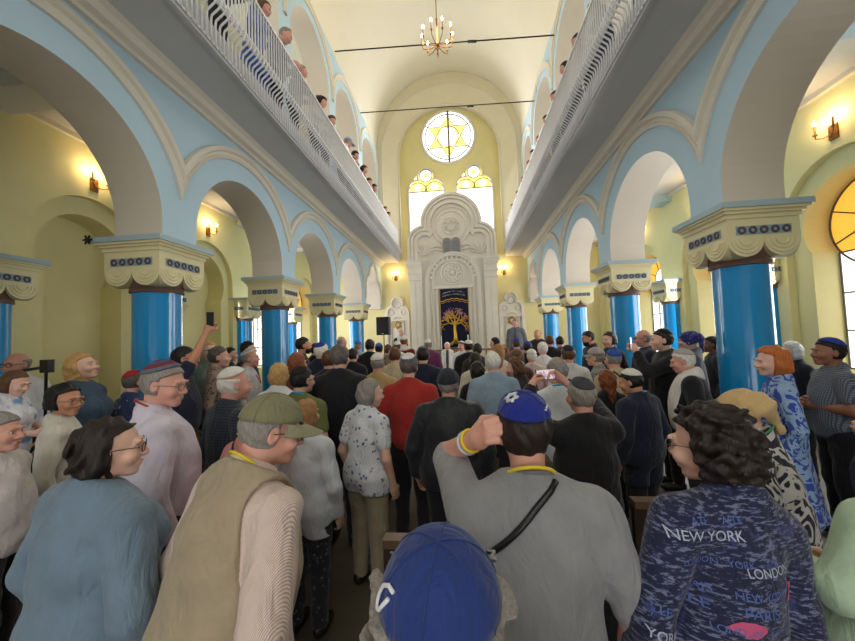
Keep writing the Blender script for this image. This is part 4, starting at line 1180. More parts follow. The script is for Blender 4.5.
        if strap is not None:
            # bag strap across the back, laid on the cloth
            sgn = strap[1]; st = MB(); pts = []
            for k in range(15):
                u_ = k / 14; px_ = sgn * (.065 - .31 * u_ * bulk ** .5); pz = 1.45 - .30 * u_
                lo_, hi_ = -.4, .05
                for _ in range(16):
                    md = (lo_ + hi_) / 2; dd = fs(np.array([p.up((px_, md, pz))], F32))[0]
                    if dd > 0: lo_ = md
                    else: hi_ = md
                pts.append(tuple(p.up((px_, lo_ - .002, pz))))
            st.tube(pts, .010, 6); st.build('bag_strap', strap[0], t, True)
    if vest is not None:
        def fv(P):
            Q = p.U(P); d = p.torso(P) - .030 + folds(P, amp, seed + 1)
            for i in (0, 1): d = smax(d, -(p.arm(P, i, 1., 1.35, False) - .012), .02)
            return smax(smax(d, .82 - Q[..., 2], .01), Q[..., 2] - 1.452 + .3 * Q[..., 1], .006)
        v, q = surfnet(fv, blo, bhi, hb); mk('vest', v, q, vest)
    if scarf is not None:
        pl = [p.up(q_) for q_ in ((-.10, .16, .95), (-.11, .13, 1.25), (-.105, .06, 1.40), (-.085, -.04, 1.45), (0, -.09, 1.44), (.085, -.04, 1.45), (.105, .06, 1.40), (.11, .13, 1.25), (.10, .16, .95))]
        def fsc(P):
            dl = None
            for a_, b_ in zip(pl, pl[1:]):
                e_ = rcone(P, a_, b_, .075, .075); dl = e_ if dl is None else np.minimum(dl, e_)
            d = p.torso(P)
            for i in (0, 1): d = smin(d, p.arm(P, i, 1., 1.2, False) - .008, .02)
            d = smax(d - (.036 if coat else .026) + folds(P, amp * .5, seed), dl, .008)
            return np.where(np.abs(p.U(P)[..., 0]) < .10, smax(d, p.U(P)[..., 2] - 1.485 + .35 * p.U(P)[..., 1], .006), d)
        v, q = surfnet(fsc, blo, bhi, hb * .9); mk('prayer_shawl', v, q, scarf)
    if tie is not None:
        tv = MB(); tv.tube([tuple(p.up((0, .105, 1.42))), tuple(p.up((0, .15 * bulk ** .5, 1.3))), tuple(p.up((0, .16 * bulk, 1.1)))], [.014, .02, .026], 8); tv.build('tie', tie, t, True)
    if pants is not None:
        if skirt:
            def fp(P):
                x_, y_, z_ = P[..., 0], P[..., 1], P[..., 2]; r_ = .175 * bulk + .09 * np.clip((.9 - z_) / .5, 0, 1)
                d = np.sqrt(x_ * x_ + (y_ * 1.25) ** 2) - r_ - .012 * np.sin(9 * np.arctan2(y_, x_)) * np.clip((.9 - z_) * 2, 0, 1)
                return smax(smax(d, z_ - 1.0, .01), .38 - z_, .01)
            v, q = surfnet(fp, (-.4, -.4, .3), (.4, .4, 1.05), hb * 1.3); mk('skirt', v, q, pants)
        else:
            def fp(P):
                d = smin(p.legs(P, 1.) - .014, ell(P, (0, -.012, .93), (.166 * bulk, .125 * bulk, .12)), .05) + folds(P, amp, seed)
                return smax(smax(d, P[..., 2] - .99, .01), .07 - P[..., 2], .01)
            v, q = surfnet(fp, (-.36, -.28, .0), (.36, .3, 1.05), hb * 1.4); mk('trousers', v, q, pants)
        for sg in (-1, 1):
            v, q = surfnet(lambda P: smax(smin(ell(P, (sg * .1, .055, .045), (.047, .105, .042)), ell(P, (sg * .1, -.03, .06), (.043, .06, .06)), .03), -P[..., 2] + .002, .005), (-.2, -.15, -.02), (.2, .2, .14), max(hb, .016)); mk('shoe', v, q, SHOE)
    if glasses is not None:
        g = MB()
        for sg in (-1, 1):
            g.tube([tuple(to_world(p, V(sg * .032 + .023 * math.cos(a), .106 - .25 * abs(.032 * sg + .023 * math.cos(a)) ** 1.3, .0 + .018 * math.sin(a)))) for a in np.linspace(0, 2 * PI, 17)[:-1]], .0018 if lod == 0 else .003, 6, 0, True)
            g.tube([tuple(to_world(p, V(sg * .055, .093, .004))), tuple(to_world(p, V(sg * .08, .03, .006))), tuple(to_world(p, V(sg * .084, -.01, .0)))], .0018 if lod == 0 else .003, 6)
        g.tube([tuple(to_world(p, V(-.01, .107, .004))), tuple(to_world(p, V(.01, .107, .004)))], .002, 6)
        go = g.build('glasses', glasses[0], t, True)
        if len(glasses) > 1:
            ls = MB()
            for sg in (-1, 1): ls.sphere(tuple(to_world(p, V(sg * .032, .102, .0))), (.022, .004, .017), 10)
            ls.build('lenses', glasses[1], go, True)
    if extra: extra(p, t, mk, locals())
    return t, p
SHOE = plain('black_leather_shoe', S(26, 22, 20), .4, .1)
# ---- the crowd.  x, y, top of head in metres
def K(*c): return plain('felt_%d_%d_%d' % c, S(*c), .85, .06, 20., .15, 200.)
def C(name, rgb, rgb2=None, kind='plain', scale=1., **kw):
    if 'c3' in kw: kw['c3'] = S(*kw['c3'])
    return cloth('cloth_' + name, S(*rgb), S(*rgb2) if rgb2 else None, kind, scale, **kw)
BLK = C('black_suit', (30, 30, 36)); NVY = C('navy_suit', (32, 38, 58)); CHAR = C('charcoal_trousers', (44, 42, 46)); DRK = C('dark_trousers', (34, 32, 36))
WHT = C('white_cotton', (232, 230, 232)); CRM = C('cream_cotton', (222, 212, 190)); BEI = C('beige_linen', (206, 192, 160)); LBL = C('light_blue_shirt', (160, 186, 206))
KHA = C('khaki_twill', (150, 134, 104)); GRY = C('grey_wool', (104, 106, 112)); PUR = C('purple_robe', (110, 50, 96)); DNM = C('denim', (62, 84, 108), None, 'plain', 1.)
YLW = plain('yellow_lanyard', S(228, 200, 40), .6, .05); RED = plain('red_lanyard', S(170, 44, 40), .6, .05); CYN = plain('blue_lanyard', S(60, 150, 190), .6, .05)
LEA = plain('dark_leather', S(44, 30, 26), .45, .1); FRM = plain('dark_spectacle_frame', S(34, 26, 26), .3, .05); WIRE = plain('thin_metal_frame', S(120, 110, 100), .3, .05, metal=.6)
LENS = plain('dark_lens', S(24, 22, 24), .15, .05); SHAWL = plain('white_prayer_shawl', S(230, 228, 224), .8, .05, 20., .2, 150.); TIE = plain('dark_tie', S(60, 70, 96), .6, .1)
KW = K(226, 222, 214); KB = K(38, 62, 150); KN = K(30, 34, 62); KK = K(26, 24, 26); KG = K(176, 172, 166); KRB = K(60, 100, 180); KDG = K(60, 58, 66)
def world(t, p, v):
    return np.array(t.location) + (rotm('z', t.rotation_euler[2]) @ np.array(v, F32)) * t.scale[0]
def phone(loc, rot, lab, screen=False):
    t = thing('smartphone', lab, 'phone', tuple(loc)); t.rotation_euler = rot
    mb = MB(); mb.box(-.037, .037, -.004, .004, -.075, .075); mb.build('case', M['black'], t)
    mb = MB(); mb.box(-.034, .034, -.0052, -.0038, -.07, .07)
    mb.build('screen', SCR if screen else M['black'], t)
    mb = MB(); mb.lathe([(.006, .0), (.006, .006), (.001, .0062)], (.02, 0, .055), 10, 0, 'y'); mb.build('lens', M['darkmetal'], t)
    return t
def make_screen():
    m, nt, N, L, P = base_mat('phone_screen'); v = coords(N, L)
    c = ramp(N, L, noise(N, L, v, 40, 3), [(.3, S(60, 70, 120)), (.45, S(190, 180, 170)), (.6, S(120, 100, 140)), (.7, S(230, 220, 210))])
    L.new(c, P.inputs['Base Color']); L.new(c, P.inputs['Emission Color']); P.inputs['Emission Strength'].default_value = .8; P.inputs['Roughness'].default_value = .1
    return m
SCR = make_screen()
from mathutils.bvhtree import BVHTree
def project_text(words, shirt, parent):
    """letters printed on the cloth of a back: laid on the shirt surface"""
    bm_ = BVHTree.FromPolygons([v.co[:] for v in shirt.data.vertices], [q.vertices[:] for q in shirt.data.polygons])
    import bmesh
    for txt, cx, cz, h, mat_, rot, nm in words:
        cu_ = bpy.data.curves.new('txt', 'FONT'); cu_.body = txt; cu_.size = h; cu_.align_x = 'CENTER'
        o = bpy.data.objects.new('txt', cu_); COL.objects.link(o); bpy.context.view_layer.update()
        me = bpy.data.meshes.new_from_object(o.evaluated_get(bpy.context.evaluated_depsgraph_get())); bpy.data.objects.remove(o)
        bm = bmesh.new(); bm.from_mesh(me); bmesh.ops.triangulate(bm, faces=bm.faces[:])
        bmesh.ops.subdivide_edges(bm, edges=[e for e in bm.edges if e.calc_length() > h * .3], cuts=1)
        cr, sr = math.cos(rot), math.sin(rot)
        for v in bm.verts:
            u_, w_ = v.co.x, v.co.y; x_, z_ = cx + u_ * cr - w_ * sr, cz + u_ * sr + w_ * cr
            hit = bm_.ray_cast(Vector((x_, -1, z_)), Vector((0, 1, 0)))
            v.co = hit[0] + hit[1] * .0022 if hit[0] else Vector((x_, -.1, z_))
        bm.to_mesh(me); bm.free(); me.name = nm; me.materials.clear(); me.materials.append(mat_)
        b = bpy.data.objects.new(nm, me); COL.objects.link(b); b.parent = parent
def dome_pt(p, k, a, b, up_=.003):
    T = rotm('x', -R(k[2])); dv = T @ (V(a, b, 1) / math.sqrt(1 + a * a + b * b)); r = V(.076, .098, .096) + k[1] + up_
    return tuple(to_world(p, V(0, -.018, .022) + dv / np.linalg.norm(dv / r)))

# ---------- foreground
def cap_logo(p, t, mk, L_):
    ho = [o for o in t.children if o.name.startswith('skullcap')][0]
    mb = MB(); k = (73, .036, -12)
    pts = [(-.85, -.62), (-1.0, -.45), (-1.3, -.36), (-1.9, -.42), (-2.6, -.62), (-2.9, -.95), (-2.3, -1.0), (-1.6, -.85), (-1.1, -.72)]
    mb.tube([dome_pt(p, k, a, b, .003) for a, b in pts], .0036, 6); mb.build('white_logo', WLOGO, ho, True)
WLOGO = plain('white_embroidery', S(232, 232, 236), .6, .03)
person('grey-haired person close in front wearing a large navy blue cap with a white emblem', -0.053, 0.586, 1.540, 4, hthick=.05, lod=0, hair='short', hc='grey', hat='bigcap', hatc=(C('navy_cap_cloth', (38, 58, 122)),), shirt=GRY, coat=True, hem=.6, pants=DRK, skin='pink', face=True, extra=cap_logo, bulk=1.05)
def star_kippah(p, t, mk, L_):
    ho = [o for o in t.children if o.name.startswith('kippah')][0]; mb = MB(); k = (58, .019, -20); c0 = (-.42, -.12)
    for fl_ in (0, 180):
        tri = [(c0[0] + .24 * math.cos(R(90 + fl_ + 120 * j)), c0[1] + .24 * math.sin(R(90 + fl_ + 120 * j))) for j in range(3)]
        for j in range(3):
            a, b = tri[j], tri[(j + 1) % 3]; mb.tube([dome_pt(p, k, a[0] + (b[0] - a[0]) * s / 4, a[1] + (b[1] - a[1]) * s / 4) for s in range(5)], .004, 5)
    mb.build('silver_star', SILV, ho, True)
    mb = MB()
    for j in range(5):
        a = .75 + .06 * j; mb.tube([dome_pt(p, k, .62 + .05 * j, -.72 + .13 * j), dome_pt(p, k, .72 + .05 * j, -.70 + .13 * j)], .003, 5)
    mb.build('white_stitching', SILV, ho, True)
    # yellow bracelet and watch on the raised wrist
    fd = p.wr[0] - p.el[0]; fd = fd / np.linalg.norm(fd); u_ = np.cross(fd, (0, 0, 1)); u_ /= np.linalg.norm(u_); w_ = np.cross(fd, u_)
    for nm, dd, rr, mt in (('yellow_bracelet', -.02, .009, YLW), ('steel_watch_band', -.05, .010, SILV)):
        mb = MB(); mb.tube([tuple(p.wr[0] + fd * dd + (u_ * math.cos(a) + w_ * math.sin(a)) * .036) for a in np.linspace(0, 2 * PI, 21)[:-1]], rr * .6, 6, 0, True); mb.build(nm, mt, t, True)
SILV = plain('silver_thread_bright', S(206, 208, 214), .35, .05, metal=.3)
person('man in grey T-shirt with blue starred kippah raising his hand to his forehead', 0.180, 1.158, 1.685, 2, lod=0, hair='short', hc='dark', hat='bigkippah', hatc=(C('royal_kippah', (28, 42, 132)),), shirt=C('grey_tshirt', (142, 142, 144)), sleeve='elbow', pants=CHAR, bulk=1.12, skin='pink', armL=('pts', (-.25, .25, 1.44), (-.155, .06, 1.54)), hands=('grip', 'relax'), lanyard=YLW, collar=C('grey_rib', (120, 120, 122)), strap=(M['black'], 1), head=(0, 4, 0), extra=star_kippah, lean=3)
def ny_text(p, t, mk, L_):
    so = L_['so']; wt = plain('print_pale', S(178, 184, 204), .8, .15, 40.); pk = plain('print_pink', S(196, 84, 124), .8, .1); bl = plain('print_blue', S(84, 104, 168), .8, .15, 40.)
    rows = [(1.385, .026, bl, 'ATL   ALLE'), (1.345, .036, wt, 'NEW YORK'), (1.285, .022, bl, 'LONDON  YORK  ALLE'), (1.262, .030, wt, 'LONDON'), (1.215, .026, bl, 'PARIS   NEW YORK'), (1.175, .034, bl, 'ALLE  PARIS'), (1.13, .024, bl, 'LONDON   YORK'),
            (1.085, .032, wt, 'PARIS'), (1.05, .022, bl, 'NEW YORK  PARIS'), (1.01, .036, bl, 'ATL'), (.965, .030, wt, 'YORK   ALLE'), (.92, .05, wt, 'ALLE'), (.87, .03, bl, 'LONDON  PARIS')]
    sh_ = [-.02, -.055, 0, .085, -.01, -.03, .02, .08, -.02, -.09, .0, .02, 0]
    wl = []
    for (z_, h_, m_, tx_), dx_ in zip(rows, sh_):
        ws = tx_.split('  ') ; ws = [q.strip() for q in ws if q.strip()]; tot = sum(len(q) + 2 for q in ws) - 2; x_ = dx_ - tot * h_ * .31
        for q in ws: wl.append((q, x_ + len(q) * h_ * .31, z_ - .03 * (x_ - dx_), h_, m_, -.03, 'printed_lettering')); x_ += (len(q) + 2) * h_ * .62
    project_text(wl + [('YORK', -.21, 1.12, .032, wt, -.25, 'printed_lettering'), ('ALLE', -.215, 1.18, .03, bl, -.25, 'printed_lettering')], so, so)
    rg = random.Random(5); bm_ = BVHTree.FromPolygons([v.co[:] for v in so.data.vertices], [q.vertices[:] for q in so.data.polygons])
    for cx, cz, r_ in ((.0, 1.145, .03), (.16, 1.2, .03), (-.07, 1.03, .03), (.13, .98, .025)):
        mb = MB(); n_ = 10; vv = []
        for k in range(n_):
            a = 2 * PI * k / n_; rr = r_ * rg.uniform(.5, 1.1); h_ = bm_.ray_cast(Vector((cx + 1.6 * rr * math.cos(a), -1, cz + rr * .7 * math.sin(a))), Vector((0, 1, 0)))
            vv.append(h_[0] + h_[1] * .002 if h_[0] else Vector((cx, -.12, cz)))
        h_ = bm_.ray_cast(Vector((cx, -1, cz)), Vector((0, 1, 0))); vv.append(h_[0] + h_[1] * .003 if h_[0] else Vector((cx, -.12, cz)))
        mb.add(vv, [(k, (k + 1) % n_, n_) for k in range(n_)]); mb.build('pink_print', pk, so)
person('woman with dark curly hair in navy shirt printed with pale city names', 0.728, 1.162, 1.633, 12, lod=0, female=True, hair='curly', hc='dark', shirt=C('city_print', (34, 37, 66), (124, 130, 164), 'print', 1.5, c3=(62, 68, 120)), sleeve='long', hem=.78, pants=DRK, bulk=1.08, shw=.166, side=12, head=(26, 8, 0), hthick=.024, glasses=(WIRE,), collar=C('city_print', (40, 44, 78)), extra=ny_text)
person('woman in beige head wrap and black-and-white leaf-patterned top', 1.397, 1.984, 1.537, 45, lod=0, female=True, hair=None, hc='brown', hat='turban', hatc=(C('beige_wrap', (204, 172, 120)),), shirt=C('leaf_print', (34, 34, 52), (204, 198, 196), 'swirl', .62), pants=C('plum_skirt', (52, 28, 48)), skirt=True, bulk=1.15, side=-13, lean=6, head=(12, 12, 6), lanyard=plain('green_lanyard', S(70, 140, 90), .6, .05))
person('person in pale mint shirt cut by the right edge, arm reaching forward', 1.353, 1.221, 1.569, 8, side=14, lod=0, hair='short', hc='grey', shirt=C('mint_shirt', (176, 200, 172)), pants=KHA, bulk=1.2, armL=('front',), armR=('front',), collar=C('mint_shirt', (176, 200, 172)))
person('man in beige sleeveless vest over a cream striped shirt with an olive cap', -0.701, 1.239, 1.672, -30, lod=0, hair='short', hc='grey', hat='cap', hatc=(C('olive_cap_cloth', (124, 122, 92)), C('olive_cap_brim', (150, 146, 118))), shirt=C('cream_stripe', (224, 206, 196), (186, 160, 146), 'stripe', 3.2), vest=C('beige_knit', (164, 148, 124)), pants=CHAR, bulk=1.22, lean=14, head=(-24, 14, 0), skin='pink', glasses=(FRM,), lanyard=YLW, collar=C('cream_collar', (224, 210, 190)), armR=('reach', (.28, .05, .86), (.5, -.6, -.3)))
person('woman with short dark hair and glasses in a blue-grey wool jacket', -1.309, 1.197, 1.621, -14, hthick=.012, lod=0, female=True, hair='puffy', hc='dark', shirt=C('blue_grey_wool', (112, 132, 150)), coat=True, hem=.62, pants=DRK, bulk=1.32, shw=.195, side=3, head=(-38, 4, 0), glasses=(FRM,), collar=C('blue_grey_wool', (112, 132, 150)))
person('grey-haired man at the left edge with blue vest strap and yellow lanyard', -2.553, 1.715, 1.545, -62, lod=0, hair='short', hc='grey', shirt=C('pale_shirt', (214, 206, 204)), strap=(C('slate_band', (74, 84, 120)), 1), pants=CHAR, bulk=1.15, head=(-12, 4, 0), skin='pink', lanyard=YLW)
# ---------- left
person('bald man with dark-framed glasses and white shirt by the left wall', -4.862, 3.371, 1.870, -168, lod=1, hair='ring', hc='grey', shirt=WHT, pants=CHAR, glasses=(FRM,), bulk=1.1, head=(0, 2, 0), skin='pink')
person('small child with brown hair and white top looking down', -3.305, 2.300, 1.735, -70, zg=.45, lod=1, female=True, hair='bob', hc='brown', shirt=C('child_top', (226, 226, 234), (120, 160, 206), 'plain', .4), pants=DNM, head=(-10, 22, 0), sleeve='short', armL=('front',), armR=('front',), shw=.15)
person('woman in white blouse with dark tied-back hair turning round in glasses', -2.837, 2.260, 1.634, -48, lod=0, female=True, hair='bun', hc='black', shirt=C('off_white_blouse', (222, 216, 204)), pants=DRK, head=(-42, 6, 0), glasses=(WIRE,), skin='tan', bulk=1.1)
person('blond woman with long hair in a denim jacket looking up to the side', -3.467, 2.898, 1.838, -72, lod=1, female=True, hair='long', hc='blond', shirt=DNM, coat=True, hem=.8, pants=DRK, head=(-8, -12, 0), collar=DNM)
person('man with striped red and grey kippah in pale lavender shirt, red lanyard', -1.688, 1.847, 1.787, -42, lod=0, hair='short', hc='grey', hat='bigkippah', hatc=(K(118, 40, 52), K(96, 100, 116), K(70, 84, 120)), shirt=C('lavender_shirt', (214, 206, 222)), pants=C('navy_trousers', (36, 36, 60)), bulk=1.38, head=(-38, 10, 0), skin='pink', lanyard=RED, glasses=(WIRE,), collar=WHT)
person('person in blue-patterned top beside the nearest left column, red-trimmed kippah', -3.351, 3.300, 1.640, -20, lod=1, hair='short', hc='salt', hat='kippah', hatc=(K(176, 40, 44),), shirt=C('blue_pattern', (50, 62, 100), (196, 200, 214), 'floral', 1.), pants=DRK)
person('person in salmon pink shirt with a dark bag strap, head bent forward', -1.146, 1.900, 1.547, -38, lod=0, hair='short', hc='brown', shirt=C('salmon_shirt', (206, 132, 126)), pants=DRK, bulk=1.2, lean=12, head=(-10, 10, 0), lanyard=YLW, strap=(LEA, -1))
person('man with white kippah and fringe of white hair in dark plaid shirt', -1.660, 2.425, 1.701, -30, lod=1, hair='ring', hc='white', hat='bigkippah', hatc=(KW,), shirt=C('dark_plaid', (64, 72, 84), (36, 42, 54), 'check', 1.4), pants=DRK, skin='pink', bulk=1.1, head=(-14, 4, 0))
person('woman with golden brown hair in sheer white blouse behind the olive cap', -1.065, 2.300, 1.487, -6, lod=0, female=True, hair='bob', hc='gold', shirt=C('sheer_white', (206, 210, 216)), hem=.72, pants=C('dark_print', (38, 38, 44), (90, 88, 92), 'floral', 1.5), bulk=1.15, lanyard=YLW)
person('dark-haired man with glasses in an olive green polo and blue collar', -1.390, 2.934, 1.658, -10, lod=1, hair='short', hc='black', hat='kippah', hatc=(KK,), shirt=C('olive_polo', (110, 118, 66)), sleeve='short', pants=CHAR, collar=CYN, glasses=(FRM,), head=(-16, 0, 0))
person('woman with short blond hair in white, behind the dark plaid shirt', -1.783, 3.273, 1.679, 0, lod=1, female=True, hair='bob', hc='blond', shirt=WHT, pants=DRK)
person('person with short grey hair in brown-patterned top looking aside', -2.956, 4.019, 1.853, -62, lod=1, female=True, hair='short', hc='salt', shirt=C('brown_pattern', (150, 128, 116), (70, 50, 48), 'floral', 1.6), pants=DRK, bulk=1.1)
person('blond woman in sunglasses behind the raised arm', -3.626, 4.700, 1.928, -120, lod=2, female=True, hair='long', hc='blond', shirt=C('grey_green', (104, 112, 96)), pants=DRK, glasses=(FRM, LENS))
def raise_phone(p, t, mk, L_):
    phone(world(t, p, p.wr[1] + V(0, .03, .12)), (0, 0, .15), 'black phone held high beside the nearest left column')
person('man in navy shirt and sunglasses holding a phone up high', -2.966, 3.500, 1.868, -60, lod=1, hair='short', hc='black', shirt=C('navy_tee', (40, 44, 66)), sleeve='short', pants=DRK, armR=('reach', (.10, .22, 1.84), (.6, .2, -.7)), hands=('relax', 'grip'), glasses=(FRM, LENS), skin='tan', extra=raise_phone)
person('person with dark hair in dark clothes between column and raised arm', -4.130, 5.900, 1.822, -70, lod=2, hair='short', hc='black', shirt=BLK, pants=DRK)
person('man with black kippah and black coat looking aside', -3.531, 5.500, 1.914, -75, lod=2, hair='short', hc='black', hat='kippah', hatc=(KK,), shirt=BLK, coat=True, pants=DRK, hem=.6)
person('bald man with white-banded kippah in light shirt with red lanyard', -3.020, 4.750, 1.792, -70, lod=1, hair='ring', hc='grey', hat='bigkippah', hatc=(KG, KW), shirt=C('pale_grey_shirt', (204, 200, 204)), pants=DRK, skin='pink', lanyard=RED)
# ---------- middle
person('tall man with dark grey hair in black suit jacket, back to the viewer', -1.189, 3.312, 1.834, 0, lod=1, hair='short', hc='salt', shirt=BLK, coat=True, hem=.62, pants=DRK, bulk=1.15, collar=WHT)
person('dark-haired man in black jacket just past the tall black suit', -1.841, 5.750, 1.734, -10, lod=2, hair='short', hc='black', shirt=BLK, coat=True, hem=.62, pants=DRK)
person('grey-haired woman in white blouse with blue flowers and khaki trousers', -0.733, 2.725, 1.563, -28, lod=1, female=True, hair='bob', hc='grey', shirt=C('blue_flower', (222, 224, 230), (92, 112, 150), 'floral', 1.25), sleeve='short', hem=.78, pants=C('khaki_loose', (150, 138, 112)), head=(-34, 8, 0), bulk=1.15)
person('man in red sweater with a white kippah bearing a dark emblem', -0.510, 3.287, 1.726, -4, lod=1, hair='short', hc='salt', hat='kippah', hatc=(KW, K(96, 100, 130)), shirt=C('red_knit', (170, 48, 42)), pants=CHAR, bulk=1.12)
person('man in beige jacket ahead of the red sweater', -0.962, 4.921, 1.747, -4, lod=2, hair='short', hc='brown', shirt=BEI, coat=True, pants=KHA)
person('balding man with white kippah between black suit and beige jacket', -1.027, 4.174, 1.700, -4, lod=2, hair='ring', hc='grey', hat='bigkippah', hatc=(KW,), shirt=C('tan_shirt', (190, 160, 110)), pants=DRK, skin='pink')
person('young man with short dark hair in black suit far along the left aisle', -1.764, 6.566, 1.876, 0, lod=2, hair='short', hc='dark', shirt=BLK, coat=True, hem=.62, pants=DRK)
person('white-haired man with blue kippah in navy suit left of the tall black suit', -2.002, 4.839, 1.855, -14, lod=2, hair='short', hc='white', hat='kippah', hatc=(KB,), shirt=NVY, coat=True, hem=.62, pants=DRK)
person('brown-haired man in dark jacket before the blue kippah', -1.598, 4.100, 1.758, -10, lod=2, hair='short', hc='brown', shirt=C('dark_jacket', (44, 44, 52)), coat=True, hem=.62, pants=DRK)
person('bearded man with dark hair in black, face turned aside near the second left column', -2.672, 5.700, 1.949, -60, lod=2, hair='short', hc='black', beard='black', shirt=BLK, pants=DRK, skin='tan')
person('woman with short auburn hair behind the green polo', -1.849, 3.786, 1.756, -10, lod=1, female=True, hair='bob', hc='auburn', shirt=C('rust_top', (96, 60, 48)), pants=DRK)
person('person in black with dark hair near the third left column', -2.852, 6.600, 1.836, -20, lod=2, hair='short', hc='black', shirt=BLK, pants=DRK)
person('bald man in pale shirt standing far off by the third left column', -3.031, 8.600, 1.979, -60, lod=3, hair='ring', hc='grey', shirt=WHT, pants=DRK, skin='pink')
person('man with light blue kippah by the fourth left column', -2.498, 8.200, 1.840, 10, lod=3, hair='short', hc='grey', hat='kippah', hatc=(KRB,), shirt=LBL, pants=DRK, skin='pink')
person('dark-haired person with a pale blue kippah in the middle rows', -1.792, 7.400, 1.784, 0, lod=3, hair='short', hc='black', hat='kippah', hatc=(KRB,), shirt=BLK, pants=DRK)
person('brown-haired man in the middle rows beside a white kippah', -1.553, 7.200, 1.759, 0, lod=3, hair='short', hc='brown', shirt=C('tan_jacket', (150, 130, 104)), pants=DRK)
person('man with white kippah and white shawl in the middle rows', -1.493, 7.900, 1.809, 0, lod=3, hair='short', hc='brown', hat='bigkippah', hatc=(KW,), shirt=WHT, pants=DRK, scarf=SHAWL)
person('ruddy man with tall white kippah, the taller of two before the left niche', -1.446, 8.600, 1.922, -8, lod=3, hair='short', hc='auburn', hat='bigkippah', hatc=(KW,), shirt=C('maroon_top', (120, 40, 40)), pants=DRK, skin='pink', scarf=SHAWL)
person('bald man in white shawl standing on the platform by the left niche', -2.220, 12.600, 2.206, -140, zg=.36, lod=3, hair='ring', hc='white', shirt=BLK, pants=DRK, scarf=SHAWL, skin='pink')
person('clergyman in purple robe with white skullcap in front of the ark', -0.790, 8.000, 1.829, -4, lod=3, hair='short', hc='grey', hat='bigkippah', hatc=(KW,), shirt=PUR, coat=True, hem=.35, pants=PUR)
person('dark-haired man in navy suit behind the purple robe', -0.519, 4.559, 1.757, -4, lod=2, hair='short', hc='black', shirt=NVY, coat=True, hem=.62, pants=DRK)
person('white-haired man facing the crowd in white robe and tie before the ark', -0.456, 10.200, 1.712, 178, lod=2, hair='short', hc='white', shirt=C('dark_grey_suit', (92, 96, 108)), coat=True, hem=.62, pants=DRK, scarf=SHAWL, tie=TIE, skin='pink')
person('man in black suit with white-and-black kippah before the ark', 0.100, 6.709, 1.790, 10, lod=2, hair='short', hc='black', hat='kippah', hatc=(KW,), shirt=BLK, coat=True, hem=.62, pants=DRK)
person('person in white robe and hat beside the black suit, before the ark', -0.042, 8.600, 1.749, 150, lod=3, hair='short', hc='brown', hat='bigkippah', hatc=(KW,), shirt=WHT, coat=True, hem=.4, pants=WHT, skin='pink')
person('dark-haired person in dark jacket right of the black suit before the ark', 0.249, 6.254, 1.736, 0, lod=2, hair='short', hc='dark', shirt=C('dark_jacket2', (50, 44, 46)), coat=True, pants=DRK)
person('woman with long dark hair and cream top in the middle rows', 0.166, 5.000, 1.637, 0, lod=2, female=True, hair='long', hc='dark', shirt=CRM, pants=DRK)
person('woman with long dark hair close behind the white-haired man in blue', 0.157, 4.150, 1.571, 0, lod=2, female=True, hair='long', hc='black', shirt=C('black_top', (36, 34, 38)), pants=DRK)
person('man in dark leather jacket and dark navy cap', -0.123, 2.751, 1.615, -6, lod=0, hair='short', hc='grey', hat='dome', hatc=(C('dark_cap', (38, 42, 54)),), shirt=C('black_leather_jacket', (40, 42, 48), rough=.5), coat=True, hem=.78, pants=DRK, bulk=1.3, skin='pink', collar=C('black_leather_jacket', (40, 42, 48)))
person('white-haired man in light blue striped shirt in the middle rows', 0.310, 3.843, 1.695, 2, lod=1, hair='short', hc='white', shirt=C('blue_stripe_shirt', (160, 182, 200), (128, 150, 174), 'stripe', 1.4), pants=CHAR, bulk=1.12, collar=LBL)
person('blond woman ahead of the white-haired man', 0.550, 5.600, 1.723, 0, lod=2, female=True, hair='long', hc='gold', shirt=CRM, pants=DRK)
person('dark-haired man in white shirt looking aside near the lectern', 0.721, 8.200, 1.820, 60, lod=3, hair='short', hc='black', shirt=WHT, pants=DRK)
person('grey-haired man in grey suit standing at the lectern by the right niche', 1.824, 12.300, 2.390, 160, zg=.36, lod=2, hair='short', hc='grey', shirt=GRY, coat=True, hem=.62, pants=GRY, skin='pink', tie=TIE)
person('bald man in dark suit standing near the fourth right column', 1.987, 9.600, 1.985, 150, lod=3, hair='ring', hc='dark', shirt=BLK, coat=True, hem=.62, pants=DRK, skin='tan')
person('woman with wavy brown hair in profile, hand near her mouth', 0.587, 4.175, 1.603, 50, lod=1, female=True, hair='puffy', hc='brown', shirt=C('dark_blouse', (52, 46, 50)), pants=DRK, armL=('reach', (-.03, .17, 1.47), (-.5, .3, -1)), hands=('grip', 'relax'), head=(20, 12, 0))
person('woman with long chestnut hair in front of the lectern', 0.794, 5.300, 1.648, 0, lod=2, female=True, hair='long', hc='brown', shirt=C('wine_top', (90, 56, 56)), pants=DRK)
person('brown-haired person with bright blue kippah near the lectern', 1.129, 7.600, 1.786, 0, lod=3, hair='short', hc='brown', hat='kippah', hatc=(KB,), shirt=C('tan_jacket3', (130, 100, 84)), pants=DRK)
person('dark-haired person with blue kippah, second from the lectern', 1.247, 7.000, 1.727, 0, lod=3, hair='short', hc='dark', hat='kippah', hatc=(KB,), shirt=DRK, pants=DRK)
person('person with white kippah in pale shirt left of the held-up phone', 1.090, 5.800, 1.620, 0, lod=2, hair='ring', hc='white', hat='bigkippah', hatc=(KW,), shirt=C('pale_pink', (214, 190, 180)), pants=DRK, skin='pink')
person('person in white kippah above the held-up phone', 1.356, 6.200, 1.717, 0, lod=2, hair='short', hc='white', hat='bigkippah', hatc=(KW,), shirt=WHT, pants=DRK)
person('brown-haired person before the third right column', 1.765, 7.400, 1.826, 0, lod=3, hair='short', hc='brown', shirt=DRK, pants=DRK)
